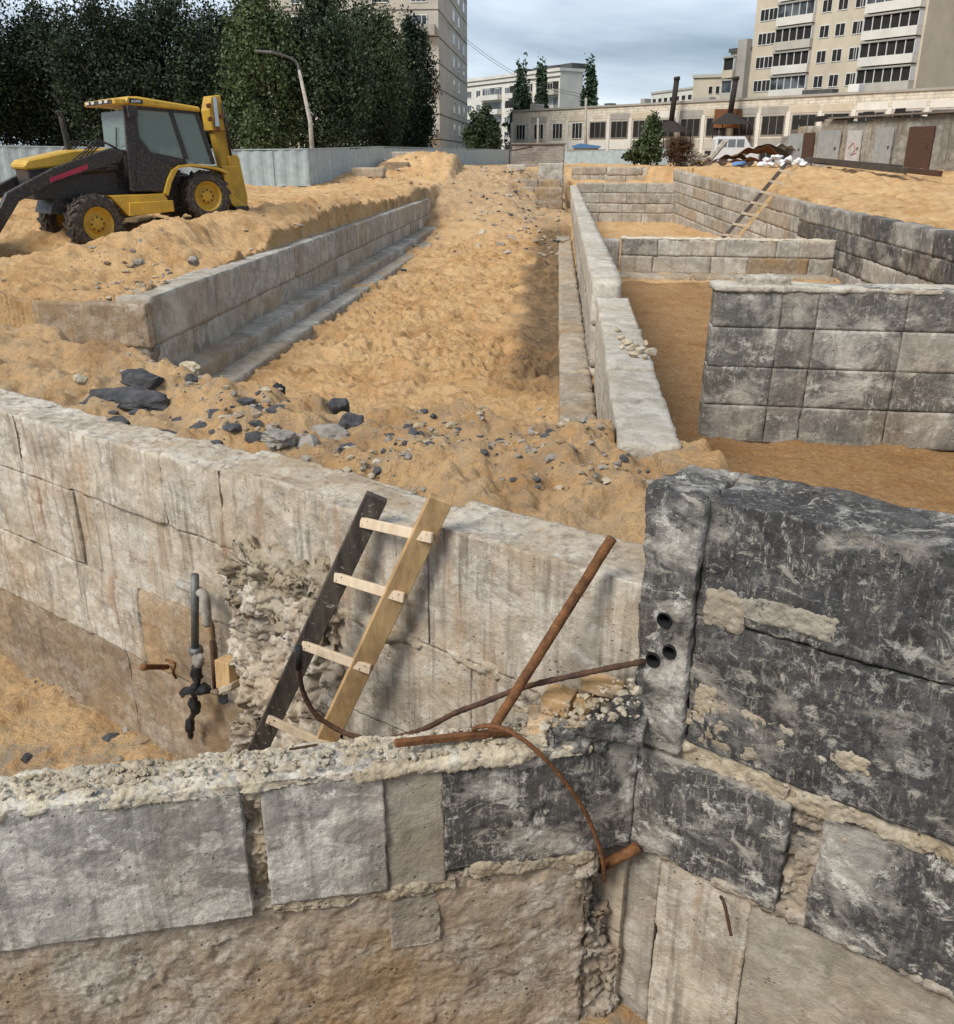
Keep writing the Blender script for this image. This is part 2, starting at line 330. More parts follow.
# ------------------------------------------------------------------ ground
W0 = np.array((-2.73, 5.49)); W1 = np.array((1.39, 2.99)); WD = (W1-W0)/np.linalg.norm(W1-W0); WN = np.array((WD[1], -WD[0])); WN = WN if WN[1] < 0 else -WN
U3 = A(WD[0], WD[1], 0); N3 = A(WN[0], WN[1], 0); Z3 = A(0, 0, 1)
sm = lambda x, a, b: (lambda t: t*t*(3-2*t))(np.clip((x-a)/(b-a), 0, 1))
RX = ([8, 10, 28, 38, 59, 60], [9.4, 9.4, 9.45, 9.57, 6.9, 6.9])
def terrain(x, y):
    x = np.asarray(x, float); y = np.asarray(y, float)
    sw = (x-W0[0])*WN[0]+(y-W0[1])*WN[1]                # >0 in front of the long wall (towards the viewer)
    zl = np.interp(y, [0, 10, 14, 18, 19.6, 25, 45, 60, 100, 300, 3000], [0, -.02, 0, .05, .5, .5, .38, .5, .75, .8, .8])
    zl = np.where(x > -7.2, np.minimum(zl, np.interp(y, [10, 20, 45], [0., .12, .3])+np.clip((-5.4-x), 0, 2)*.2), zl)
    zr = np.interp(y, [0, 20, 28, 38, 55, 60, 100, 3000], [-.05, 0, .03, .14, 1., 1.08, 1.0, .8])
    z = np.where(x > 5.5, zr, zl) if True else zl
    far = sm(y, 60, 75)
    z = z*(1-far)+np.interp(y, [60, 75, 100, 3000], [.75, .9, .95, .8])*far
    for k_ in (0., 1.9):                     # wheel ruts on the right plateau
        dd = np.abs(x-(11.5+k_+.06*y+.8*np.sin(y*.09)))
        z = z-(.10*np.exp(-(dd/.22)**2)-.05*np.exp(-((dd-.4)/.2)**2))*(1+.5*np.sin(y*9))*(y > 12)*(y < 62)
    # spoil bank beside the left wall
    cx = np.array([-10.5, -8.3, -7.5, -6.7, -6.35, -6.3]); cy = np.array([13.4, 15, 16, 20, 25, 34]); cz = np.array([.1, .28, .5, .68, .7, .3])
    d = 9e9*np.ones_like(x); hz = np.zeros_like(x)
    for i in range(5):
        a = np.array((cx[i], cy[i])); b = np.array((cx[i+1], cy[i+1])); l = b-a; t = np.clip(((x-a[0])*l[0]+(y-a[1])*l[1])/(l@l), 0, 1)
        dd = np.hypot(x-a[0]-t*l[0], y-a[1]-t*l[1]); k = dd < d; d = np.where(k, dd, d); hz = np.where(k, cz[i]+t*(cz[i+1]-cz[i]), hz)
    z = np.maximum(z, z+(hz-z)*np.exp(-(d/.95)**2))
    for (hx, hy, hr, hh) in ((-8.6, 58, 3.0, 1.15), (-5.6, 56, 2.6, .95), (-3.4, 52, 1.6, .35), (-11, 52, 3, .4), (-2.5, 66, 3, .3), (-7, 40, 2, .25)):
        z = z+hh*np.exp(-((x-hx)**2+((y-hy)*.8)**2)/hr**2)
    z = z+.12*fb2(x, y, .8, 1)+(.07*fb2(x, y, 3.1, 2)+.03*fb2(x, y, 8, 4, 3))*(y < 70)+.22*(.4-np.abs(fb2(x, y, 1.2, 19, 4)))*np.exp(-((x+7)**2+(y-56)**2)/36)
    # left trench
    yc = np.interp(x, [-9, -5.5, -2.6, -1.7, .1, 1.2], [10.6, 9.5, 7.5, 6.7, 6.45, 6.25])
    xl = np.where(y > 11.85, -5.60-.0048*(y-11.8), -7.9)
    fl = np.interp(y, [8, 26, 36, 44, 52, 60, 70], [-1.36, -1.34, -1.2, -.85, -.4, .25, .6])
    fl = fl+sm(y+.8*fb2(x, y, .8, 6, 3), 37, 49)*.95*sm(-x+.5*fb2(x, y, .7, 7, 3), .4, 2.6); chm = np.clip(.75+1.1*fb2(x, y, .35, 16, 3), .25, 1.35)*(1-.8*np.exp(-((x+.6)**2/1.6+(y-10)**2/2.5))); fl = fl+.13*(.5-np.abs(fb2(x, y, 1.1, 11, 3)))+chm*.17*(.5-np.abs(fb2(x+.1*fb2(x, y, 4, 8, 2), y, 2.6, 12, 3)))+chm*.085*(.4-np.abs(fb2(x, y, 6., 14, 3)))+.03*fb2(x, y, 14., 15, 2)
    fl = fl+.35*np.exp(-((x+.5)**2/2.+(y-9.2)**2/1.2))
    edge = sm(y, yc, yc+1.1+.4*fb2(x, y, 1.2, 5, 3)); side = sm(x, xl-.06, xl+.03)*(1-sm(x, .62, .72)); end = 1-sm(y, 58, 70)
    t = edge*side*end; left = x < .72
    z = np.where(left, z*(1-t)+fl*t, z)
    # right pit
    xr = np.interp(y, RX[0], RX[1])
    pf = np.interp(y, [3, 8, 20, 33, 45, 60], [-2.5, -2.42, -2.35, -2.08, -2.05, -2.0])+.05*fb2(x, y, 1.5, 21)+.02*fb2(x, y, 7, 22)
    pit = sm(x+.12*fb2(x, y, 2, 23, 3), np.where(y < 6.1, 1.05, .74), np.where(y < 6.1, 1.75, .84))*(1-sm(x, xr+.18, xr+.3))*(1-sm(y, 59.1, 59.4))
    z = np.where(x > .7, z*(1-pit)+pf*pit, z)
    z = np.where((x > .47) & (x < 1.04) & (y > 6.15) & (y < 59), np.minimum(z, -.8), z)
    # near bank: rubble lumps
    nb = (1-sm(y, 9.5, 11))*(left)
    z = z+nb*(1-t)*((x < .47) | (y < 6.15) | (x > 1.04))*(.11*np.clip(fb2(x, y, 1.5, 31, 3), -.4, 1)+.035*fb2(x, y, 6., 32, 3)-.03)
    z = np.where((nb > 0) & (x < .9), z-.1*sm(sw, -.9, -.15)-.14*sm(-x, .3, 2.5)*sm(sw, -1.5, -.2), z)
    # deep pit in front of the long wall
    front = sm(sw, -.26, -.2)
    dp = -2.5-.35*sm(-x, 1., 2.6)+.12*np.exp(-np.clip(sw, 0, 9)/.35)*(x < -1.)+.05*fb2(x, y, 2.5, 41)+.02*fb2(x, y, 9, 42)
    z = z*(1-front)+dp*front
    back = 1-sm(y, .25, .75)
    return z*(1-back)+0.*back

def build_ground():
    ra = math.radians; an = np.concatenate([np.linspace(ra(-75), ra(-40), 70, endpoint=False), np.linspace(ra(-40), ra(38), 620, endpoint=False), np.linspace(ra(38), ra(72), 70)]); NA = len(an)
    rd = np.concatenate([np.exp(np.linspace(math.log(.2), math.log(1.6), 20)), np.exp(np.linspace(math.log(1.65), math.log(4), 60, endpoint=False)), np.exp(np.linspace(math.log(4), math.log(32), 760, endpoint=False)), np.exp(np.linspace(math.log(32), math.log(130), 170)), np.exp(np.linspace(math.log(140), math.log(4500), 26))])
    X = rd[:, None]*np.sin(an)[None]; Y = rd[:, None]*np.cos(an)[None]
    x = X.ravel(); y = Y.ravel(); z = terrain(x, y); nr = len(rd)
    i = np.arange(nr*NA).reshape(nr, NA)
    Fc = np.stack([i[:-1, :-1], i[:-1, 1:], i[1:, 1:], i[1:, :-1]], -1).reshape(-1, 4)[:, ::-1].copy()
    o = mesh('ground', np.stack([x, y, z], -1), Fc, M['sand'])
    def at(n, v): a = o.data.attributes.new(n, 'FLOAT', 'POINT'); a.data.foreach_set('value', np.clip(v, 0, 1).astype(np.float32))
    damp = sm(x, -1.15+.5*fb2(x, y, .6, 3, 3), -.4)*(x < .6)*sm(y, 11.5, 14)*(1-sm(y, 36, 44))
    damp = np.maximum(damp, .6*(x < -5.9)*(x > -10.5)*sm(-y, -21.5, -20)*sm(y, 16, 18)*0)
    earth = (x > .8)*(x < 9.4)*(y < 31)*(z < -1.2)*sm(y, 5, 6)
    rub = (1-sm(y, 9, 12))*(x < 1.)*.5+sm(y, 36, 44)*(1-sm(y, 60, 75))*(x > -6)*(x < .7)*.8+.55*(z < -2)*(y < 6)
    at('damp', damp); at('earth', earth*.85); at('rubble', rub); at('far', sm(y, 105, 125))
    return tag(o, kind='structure')
build_ground()

# ------------------------------------------------------------------ block walls of the foundation pit
rng = random.Random(4)
def wall(name, label, p0, p1, inward, courses, mats, blen=2.4, thick=.45, res=.07, r=.018, amp=.014, zs=(0, 0), drop=(), group=None, cat='wall', big=.012, first=None):
    """p0->p1 visible face line; inward = horizontal unit vector into the wall; courses = [(zlow, zhigh)], zs = rise of the whole wall at each end"""
    p0 = np.array(p0, float); p1 = np.array(p1, float); L = np.linalg.norm(p1-p0); u = (p1-p0)/L; inw = A(inward[0], inward[1], 0)
    t = thing(name, label, cat, (*p0, courses[-1][0]+zs[0]), group)
    fz = courses[-1][0]; ft_ = courses[0][1]
    block('joint_fill', A(p0[0], p0[1], fz+zs[0]+.02)+inw*.022+A(*(u*.03), 0), A(*((p1-p0)-u*.06), zs[1]-zs[0]), inw*(thick-.05), A(0, 0, ft_-fz-.06), M['beige'], t, res=.5, r=.005, amp=.0)
    for ci, (a, b) in enumerate(courses):
        s = 0. if ci % 2 == 0 else -blen*.45; k = 0
        while s < L-.05:
            s0 = max(s, 0.); s1 = min(s+blen*(1 if rng.random() < .75 else .62), L); s = s1
            if L-s < .3: s1 = s = L
            k += 1
            if (ci, k) in drop: continue
            q0 = p0+u*(s0+.0015); q1 = p0+u*(s1-.0015); z0 = zs[0]+(zs[1]-zs[0])*s0/L; z1 = zs[0]+(zs[1]-zs[0])*s1/L
            j = rng.uniform(-.014, .014)
            m = mats[ci % len(mats)] if isinstance(mats, tuple) else rng.choice(mats)
            if isinstance(m, list): m = rng.choice(m)
            block('concrete_block', A(q0[0], q0[1], a+z0+.001)+inw*j, A(*(q1-q0), z1-z0), inw*thick, A(0, 0, b-a-.003), M[m], t, res=res, r=r, amp=amp, big=big)
    return t

# left trench wall with its stepped footing
lw = wall('foundation_wall', 'long grey block wall along the left side of the sandy trench', (-5.36, 11.8), (-5.5, 41), (-1, 0), [(-.6, .04), (-1.2, -.6)], (['conc', 'conc_far'], ['conc', 'conc_far', 'conc_warm']), 2.4, .5, .06, .016, .015)
for nm, x0, x1, zt, y1 in (('footing', -5.45, -4.95, -.98, 41.5), ('footing', -5.0, -4.5, -1.2, 39)):
    y = 11.75
    while y < y1-.2:
        ye = min(y+rng.uniform(2.6, 4.), y1)
        block(nm, A(x0, y+.01, zt-.5), A(0, ye-y-.015, 0), A(x1-x0+rng.uniform(-.02, .02), 0, 0), A(0, 0, .5+rng.uniform(-.015, .015)), M[rng.choice(['conc_far', 'conc_warm', 'conc_warm'])], lw, res=.07, r=.04, amp=.015, big=.015); y = ye
wall('foundation_wall', 'short soil stained cross wall closing the near end of the sandy trench', (-7.3, 11.9), (-5.36, 11.62), (0, 1), [(-.62, -.03), (-1.3, -.62)], ['conc_dirty', 'darkconc', 'conc_dirty'], 1.7, .3, .05, .04, .02)

# central wall between trench and pit
cwl = thing('foundation_wall', 'pale topped central wall running away between the sandy trench and the deep pit', 'wall', (.7, 6, -2.4))
def cblocks(y0, y1, xl, xr, top, tm, sm_, fa):
    y = y0; k = 0
    while y < y1-.1:
        ye = min(y+fa, y1); f0 = (y-y0)/(y1-y0); f1 = (ye-y0)/(y1-y0)
        a0 = xl[0]+(xl[1]-xl[0])*f0; a1 = xl[0]+(xl[1]-xl[0])*f1; w = xr[0]-xl[0]
        tt = top+rng.uniform(-.02, .02)
        block('concrete_block', A(a0, y+.012, top-.62), A(a1-a0, ye-y-.02, 0), A(w, 0, 0), A(0, 0, tt-top+.62), M[tm], cwl, res=.035 if y < 13 else .09, r=.035, amp=.012, big=.012)
        for q in range(3):
            block('concrete_block', A(a0+.01, y+.012-(.9 if q % 2 else 0)*(y > y0), top-1.24-.62*q), A(a1-a0, ye-y-.02, 0), A(w-.02, 0, 0), A(0, 0, .605), M[rng.choice(sm_)], cwl, res=.09, r=.03, amp=.012)
        y = ye; k += 1
cblocks(5.95, 12.8, (.47, .60), (.90, 1.05), -.03, 'top', ['conc', 'conc_far'], 2.3)
cblocks(13.2, 57, (.55, .75), (.97, 1.2), .13, 'top', ['conc_far', 'conc'], 2.9)
y = 6.8
while y < 44:
    ye = y+3.1
    block('footing', A(.12, y+.01, -1.7), A(0, ye-y-.02, 0), A(.45, 0, 0), A(0, 0, .58+rng.uniform(-.015, .015)), M['conc_warm'], cwl, res=.06, r=.05, amp=.02, big=.02); y = ye

# big tar-coated cross wall in the pit (right)
bwt = thing('foundation_wall', 'tall patchy black and grey cross wall standing in the right side of the pit', 'wall', (2.45, 14, -2.4))
cols = [(0, .98), (.98, 1.5), (1.5, 2.75), (2.75, 3.9), (3.9, 5.3), (5.3, 6.95)]
grid = [['slab', 'conc_mid', 'slab', 'slab', 'slab', 'conc_mid'], ['slab', 'conc_mid', 'slab', 'conc_mid', 'slab', 'conc_mid'], ['slab', 'conc_mid', 'slab', 'slab', 'slab', 'conc_mid'], ['conc_mid', 'conc_mid', 'conc_mid', 'conc_mid', 'conc_mid', 'conc_mid']]
for r_, row in enumerate(grid):
    for (a, b), m in zip(cols, row):
        dz = rng.uniform(-.03, .03) if r_ == 0 else 0
        x0 = 2.42-.015*r_+a+(0 if a == 0 else rng.uniform(-.06, .06)*0)
        zt = -.03-.6*r_
        block('concrete_block' if a != .98 else 'mortar_infill', A(x0+.001, 14.0-.07*a+(.004 if a == .98 else 0)-.006*r_, zt-.598), A(b-a-.003, -.07*(b-a), 0), A(.03, .5, 0), A(0, 0, .597+dz), M[m], bwt, res=.045, r=.006 if 0 < a < 6 else .02, amp=.010, big=.02, seed=700)
block('joint_fill', A(2.46, 14.025, -2.4), A(6.9, -.49, 0), A(0, .42, 0), A(0, 0, 2.33), M['conc_mid'], bwt, res=.3, r=.005, amp=0.)
v, f = rough((2.4, 13.98, -.09), (6.95, -.49, 0), (0, .54, 0), (0, 0, .085), .03, .03, .012, 77, 12., .018); mesh('mortar_crust', v, f, M['top'], bwt)
v, f = rough((2.75, 14.05, -.05), (.75, -.05, 0), (0, .4, 0), (0, 0, .16), .025, .05, .02, 78, 12., .025); mesh('mortar_lump', v, f, M['top'], bwt)

# cross wall 2 across the pit, footing in front
w2 = wall('foundation_wall', 'low grey cross wall across the middle of the pit with a sand strip before it', (2.35, 33.2), (9.5, 32.6), (0, 1), [(-1.5, -.92), (-2.1, -1.5)], (['conc', 'conc_mid'], ['conc_far', 'conc_dirty', 'conc']), 2.0, .5, .08, .014, .015)
block('mortar_crust', A(2.33, 33.2, -.95), A(7.2, -.6, 0), A(0, .5, 0), A(0, 0, .06), M['crust'], w2, res=.09, r=.03, amp=.03)
for a, b in ((2.0, 4.6), (4.75, 7.2), (7.3, 9.3)): block('footing', A(a, 31.6, -2.3), A(b-a, -.1, 0), A(0, 1., 0), A(0, 0, .3), M['conc_warm'], w2, res=.09, r=.05, amp=.03)
block('concrete_block', A(1.35, 34.2, -2.2), A(.98, 0, 0), A(0, .6, 0), A(0, 0, 1.15), M['conc'], w2, res=.09)
# far wall of the pit: recessed upper rows
wall('foundation_wall', 'stacked block wall closing the far end of the pit', (1.2, 58.6), (7.1, 58.0), (0, 1), [(-.35, .22), (-.95, -.35), (-1.5, -.95), (-2.1, -1.5)], ['conc_far', 'conc_far', 'conc'], 2.6, .5, .1, .016, .02)
wall('foundation_wall', 'pale upper block wall set back behind the far end of the pit', (.9, 61), (6.4, 60.4), (0, 1), [(.62, 1.1), (.1, .62)], ['conc_warm', 'conc_far'], 2.2, .5, .1, .05, .02, drop=((0, 3),))
# right side of the pit
wall('foundation_wall', 'light brown retaining wall below the sand plateau where the far ladder leans', (6.95, 58.6), (9.57, 38.2), (.99, .12), [(-.6, 0), (-1.2, -.6), (-1.8, -1.2), (-2.4, -1.8), (-3.2, -2.4)], ['conc_far', 'conc_warm', 'conc_far'], 3., .45, .1, .014, .015, zs=(.98, .1))
wall('foundation_wall', 'dark tar stained retaining wall on the right edge of the pit', (9.55, 38.2), (9.4, 13.5), (1, 0), [(-.58, .06), (-1.18, -.58), (-1.8, -1.18), (-2.5, -1.8)], (['conc_tar_far', 'conc_mid'], ['conc_tar_far'], ['conc_tar_far', 'conc_far'], ['conc_far', 'conc_mid']), 3., .45, .09, .014, .02)
# end wall steps in the trench, pillar, brick ruin, loose blocks
st = thing('block_steps', 'row of half buried concrete blocks stepping up at the far end of the trench', 'steps', (-1, 50, -.5))
for (x0, x1, y0, zt) in ((-3.4, .3, 46, -.25), (-3.0, .3, 49.5, .25), (-2.6, .2, 53, .55)):
    block('concrete_block', A(x0, y0, zt-.8), A((x1-x0)*.55, .1, 0), A(0, .9, 0), A(0, 0, .8), M['conc_warm'], st, res=.09, r=.05, amp=.03)
    block('concrete_block', A(x0+(x1-x0)*.56, y0+.1, zt-.82), A((x1-x0)*.44, 0, 0), A(0, .9, 0), A(0, 0, .8), M['conc_dirty'], st, res=.09, r=.05, amp=.03)
pp_ = pY(538, 190, 56)
tag(block('concrete_pillar', A(pp_[0], 56, .2), A(1.45, 0, 0), A(0, .8, 0), A(0, 0, 1.15), M['conc'], None, res=.07, r=.05, amp=.02), 'squat grey concrete pillar at the far trench end before the brick ruin', 'pillar')
def loose(px, py, Y, l, h, d, m, label, rot=.1, group=None):
    p = pY(px, py, Y); z = float(terrain(np.array([p[0]]), np.array([p[1]]))[0]); u = A(math.cos(rot), math.sin(rot), 0)
    return tag(block('concrete_block', A(p[0], p[1], max(p[2], z-.05)-.05), u*l, A(-u[1], u[0], 0)*d, A(0, 0, h), M[m], None, res=.09, r=.05, amp=.02), label, 'block', group)
loose(352, 185, 50, 1.75, .5, .5, 'conc_warm', 'buff concrete block lying on the sand left of the far spoil heap', -.05)
loose(384, 176, 54, 1.4, .45, .5, 'conc_dirty', 'brown concrete block behind the buff block beside the far spoil heap', .05)
loose(392, 166, 58, 2.5, .5, .5, 'conc', 'long grey concrete block below the hoarding left of the spoil heap', .02)
loose(507, 172, 57, 1.1, .35, .5, 'top', 'white concrete block lying left of the grey pillar', .1)
loose(428, 163, 60, 1.1, .3, .5, 'top', 'white broken slab on top of the far spoil heap', -.4)

bq = pY(512, 165, 78); bq2 = pY(564, 165, 78)
br = thing('brick_ruin', 'stub of grey brick wall with a dark coping behind the concrete pillar', 'wall', (bq[0], 78, .6))
def brickmat(name, a, b, m, sc=1.):
    g = G(name, .95, .2); q = g.n.new('ShaderNodeTexBrick'); g.set(q.inputs['Vector'], g.map((1, 1, 1), rot=(math.pi/2, 0, 0)))
    q.inputs['Scale'].default_value = 1; q.inputs['Brick Width'].default_value = .26*sc; q.inputs['Row Height'].default_value = .075*sc; q.inputs['Mortar Size'].default_value = .008*sc
    q.inputs[1].default_value = (*a, 1); q.inputs[2].default_value = (*b, 1); q.inputs[3].default_value = (*m, 1)
    n = g.noise(1.3, 8, .7); c = g.mix(g.rng(n, .45, .65, 0, .7), q.outputs[0], tuple(v*.5 for v in a)); return g.col(c)
M['brick_grey'] = brickmat('grey_brickwork', (.30, .27, .24), (.22, .2, .18), (.4, .37, .33), 1.6)
block('wall', A(bq[0], 78, .5), A(bq2[0]-bq[0], 0, 0), A(0, .6, 0), A(0, 0, 2.05), M['brick_grey'], br, res=.12, r=.04, amp=.02)
block('coping', A(bq[0]-.1, 77.9, 2.56), A(bq2[0]-bq[0]+.2, 0, 0), A(0, .8, 0), A(0, 0, .14), M['darkconc'], br, res=.12, r=.03)
mb = MB(); mb.tube([(bq[0]-.2, 77.6, .7), (bq[0]-.2, 77.6, 2.1), (bq[0]+1.6, 77.6, 2.4)], .06); mb.build('pipe', M['rust_dark'], br, smooth=True)

# ------------------------------------------------------------------ near pit: long wall on the right/back and cross wall in front
def Wp(px, py, off=0.): d3 = N3[:2]*off; return pp(px, py, W0+d3, W1+d3)
def Ws(px, py): p = Wp(px, py); return float((p[:2]-W0)@WD), float(p[2])
def Wat(s, z, off=0.): return A(*(W0+WD*s), z)+N3*off
def wblock(name, s0, s1, z0, z1, mat, parent, off=0., thick=.4, **k):
    return block(name, Wat(s0, z0, off), U3*(s1-s0), -N3*thick, A(0, 0, z1-z0), M[mat], parent, **k)
sL, sJ, sC, sP = Ws(235, 680)[0], Ws(335, 640)[0], Ws(640, 680)[0], Ws(690, 680)[0]
lwall = thing('retaining_wall', 'rain streaked pale retaining wall behind the near cross wall where the close ladder leans', 'wall', Wat(sL, -2.6))
R1 = .018
# streaked middle part
for s0, s1, z0, z1 in ((sJ, sJ+.72, -.66, .0), (sJ+.72, sC, -.66, .06), (sJ-.02, sJ+1.0, -1.3, -.66), (sJ+1.0, sC, -1.3, -.66), (sJ, sJ+.6, -1.95, -1.3), (sJ+.6, sC, -1.95, -1.3), (sJ, sC, -2.65, -1.95)):
    wblock('concrete_block', s0+.001, s1-.001, z0+.001, z1-.001, 'conc_wall', lwall, off=rng.uniform(-.004, .004), res=.016, r=.005, amp=.006, nsc=11, big=.014, seed=500, crisp=.006)
wblock('joint_fill', sJ+.02, sC-.02, -2.6, -.03, 'conc_wall', lwall, off=-.014, thick=.3, res=.2, r=.005, amp=0.)
wblock('joint_fill', -3.8, sJ, -2.6, -.16, 'conc_wall', lwall, off=-.16-.03, thick=.3, res=.2, r=.005, amp=0.)
v, f = rough(Wat(sJ, -.70, .004), U3*(sC-sJ), -N3*.1, A(0, 0, .075), .016, .03, .02, 91, 12., .02); mesh('mortar_joint', v, f, M['mortar'], lwall)
# far left part, a little set back
o = -.16
for s0, s1, z0, z1, m in ((-3.9, -1.9, -.62, -.12, 'conc_wall'), (-1.9, -.62, -.62, -.12, 'conc_wall'), (-.62, .0, -.62, -.1, 'conc_wall'), (.0, .62, -.62, -.08, 'conc_wall'), (.62, sJ+.2, -.62, -.04, 'conc_wall'),
                         (-3.9, -1.2, -1.25, -.62, 'conc_wall'), (-1.2, .1, -1.25, -.62, 'rough'), (.1, sJ+.2, -1.25, -.62, 'conc_wall'),
                         (-3.9, -.5, -1.9, -1.25, 'conc_wall'), (-.5, .35, -1.9, -1.25, 'conc_dirty'), (.35, sJ+.2, -1.9, -1.25, 'rough'), (-3.9, -.8, -2.8, -1.9, 'conc_dirty'), (-.8, sJ+.2, -2.8, -1.9, 'conc_dirty')):
    wblock('concrete_block', s0+.001, s1-.001, z0+.001, z1-.001, m, lwall, off=o+rng.uniform(-.008, .008)-(.03 if m == 'rough' else 0), res=.018, r=.007, amp=.010, nsc=9, big=.016, seed=501, crisp=.012)
# broken return between the two parts
v, f = rough(Wat(sL+.06, -1.9, .05), U3*(sJ-sL-.02), -N3*.35, A(0, 0, 1.25), .013, .08, .03, 55, 9., .06, crisp=.07); mesh('broken_end', v, f, M['conc_wall'], lwall)
v, f = rough(Wat(sL-.02, -2.7, .09), U3*(sJ-sL+.05), -N3*.4, A(0, 0, .95), .013, .08, .03, 56, 9., .06, crisp=.08); mesh('broken_end', v, f, M['rough'], lwall)
v, f = rough(Wat(sL+.12, -.9, .12), U3*(sJ-sL-.1), -N3*.4, A(.0, 0, .42), .012, .10, .03, 57, 10., .06, crisp=.07); mesh('crumbled_mortar', v, f, M['mortar'], lwall)

# tar coated part on the right
twall = thing('retaining_wall', 'black tar coated retaining wall on the right of the close corner with pale mortar ledges', 'wall', Wat(sC, -2.6))
sE = sC+4.2
zj1, zj2 = -.70, -1.34
s790 = Ws(785, 850)[0]; s800 = Ws(812, 850)[0]
wblock('concrete_block', sP, sP+1.555, .0, .52, 'tar', twall, off=.0, res=.015, r=.010, amp=.005, nsc=11, big=.008, crisp=.009)
wblock('concrete_block', sP+1.56, sE, .0, .5, 'tar_worn', twall, off=.0, res=.03, r=.02, amp=.009)
wblock('concrete_block', sP, sP+1.7, zj1+.05, -.004, 'tar', twall, off=.008, res=.013, r=.012, amp=.005, nsc=11, big=.008, crisp=.010)
wblock('concrete_block', sP+1.71, sE, zj1+.05, -.004, 'tar', twall, off=.006, res=.03, r=.02, amp=.009)
v, f = rough(Wat(sC+.06, zj1-.07, -.012), U3*(sE-sC-.06), -N3*.2, A(0, 0, .13), .009, .03, .010, 92, 14., .015, crisp=.022, maxn=420); mesh('mortar_joint', v, f, M['mortar'], twall)
wblock('concrete_block', sC-.0, s790, zj2, zj1-.045, 'tar_worn', twall, off=.02, res=.013, r=.014, amp=.005, nsc=11, big=.008, crisp=.009)
wblock('concrete_block', s800+.02, sP+1.9, zj2-.01, zj1-.05, 'tar_worn', twall, off=.015, res=.015, r=.02, amp=.005, nsc=11, big=.008, crisp=.009)
wblock('concrete_block', sP+1.91, sE, zj2, zj1-.05, 'tar_worn', twall, off=.01, res=.03)
v, f = rough(Wat(s790-.06, zj2+.02, -.03), U3*(s800-s790+.16), -N3*.2, A(0, 0, zj1-zj2-.04), .009, .04, .012, 93, 14., .02, crisp=.04); mesh('mortar_joint', v, f, M['rough'], twall)
wblock('concrete_block', sC-.04, sC+.16, -2.65, zj2-.01, 'conc', twall, off=-.05, res=.015, r=.02, amp=.008)
wblock('concrete_block', sC+.165, sC+.62, -2.65, zj2-.01, 'conc_wall', twall, off=-.035, res=.015, r=.02, amp=.010, nsc=8)
wblock('concrete_block', sC+.625, sC+1.7, -2.65, zj2-.015, 'beige', twall, off=-.03, res=.016, r=.025, amp=.014, nsc=8)
wblock('concrete_block', sC+1.705, sE, -2.65, zj2-.015, 'beige', twall, off=-.03, res=.04)
v, f = rough(Wat(sC+.17, zj2-.02, .0), U3*1.6, -N3*.2, A(0, 0, .05), .014, .02, .018, 94, 12.); mesh('mortar_joint', v, f, M['rough'], twall)
wblock('joint_fill', sP, sE, zj2+.05, .48, 'tar_worn', twall, off=-.07, thick=.3, res=.2, r=.005, amp=0.)
# mortar smears standing proud of the tar
for i, (px, py, w, h, m) in enumerate(((745, 735, .26, .16, 'mortar'), (705, 705, .06, .12, 'mortar'), (775, 615, .30, .07, 'beige'), (725, 612, .10, .10, 'beige'), (845, 758, .12, .05, 'mortar'), (690, 717, .05, .05, 'mortar'), (850, 855, .05, .10, 'mortar'), (765, 790, .12, .06, 'mortar'), (742, 845, .025, .2, 'crust'), (850, 700, .08, .05, 'mortar'))):
    s, z = Ws(px, py); v, f = rough(Wat(s-w*.8, z-h*.8, .006), U3*w*1.6, -N3*.06, A(0, 0, h*1.6), .006, min(w, h)*.7, .006, 200+i, 34., .014); mesh('mortar_smear', v, f, M[m], twall)
# pilaster with three pipe bores (cut for real)
pil = wblock('pilaster', sC-.012, sP-.004, zj1-.01, .52, 'tar_worn', twall, off=.04, res=.011, r=.014, amp=.005, nsc=11, big=.008, crisp=.010)
hs = [(663.5, 621, .031), (652, 661, .030), (668.5, 653, .029)]
for i, (px, py, r_) in enumerate(hs):
    c = Wp(px, py, .05); cut = MB(); cut.lathe(c, N3, [(0, -.16), (r_+.004, -.16), (r_+.004, .08), (0, .08)], 24); co = cut.build('cutter', M['hole'], None, smooth=True)
    bo = pil.modifiers.new('b', 'BOOLEAN'); bo.object = co; bo.solver = 'EXACT'
    dg = bpy.context.evaluated_depsgraph_get(); me = bpy.data.meshes.new_from_object(pil.evaluated_get(dg)); pil.modifiers.clear(); pil.data = me
    bpy.data.objects.remove(co)
for i, (px, py, r_) in enumerate(hs):
    c = Wp(px, py, .05); q = MB(); q.lathe(c, N3, [(r_*.93, -.15), (r_*.93, -.004), (r_+.003, -.003), (r_+.0035, -.15)], 24); q.lathe(c, N3, [(0, -.148), (r_*.93, -.148)], 24)
    q.build('pipe_sleeve', M['hole'], pil, smooth=True)

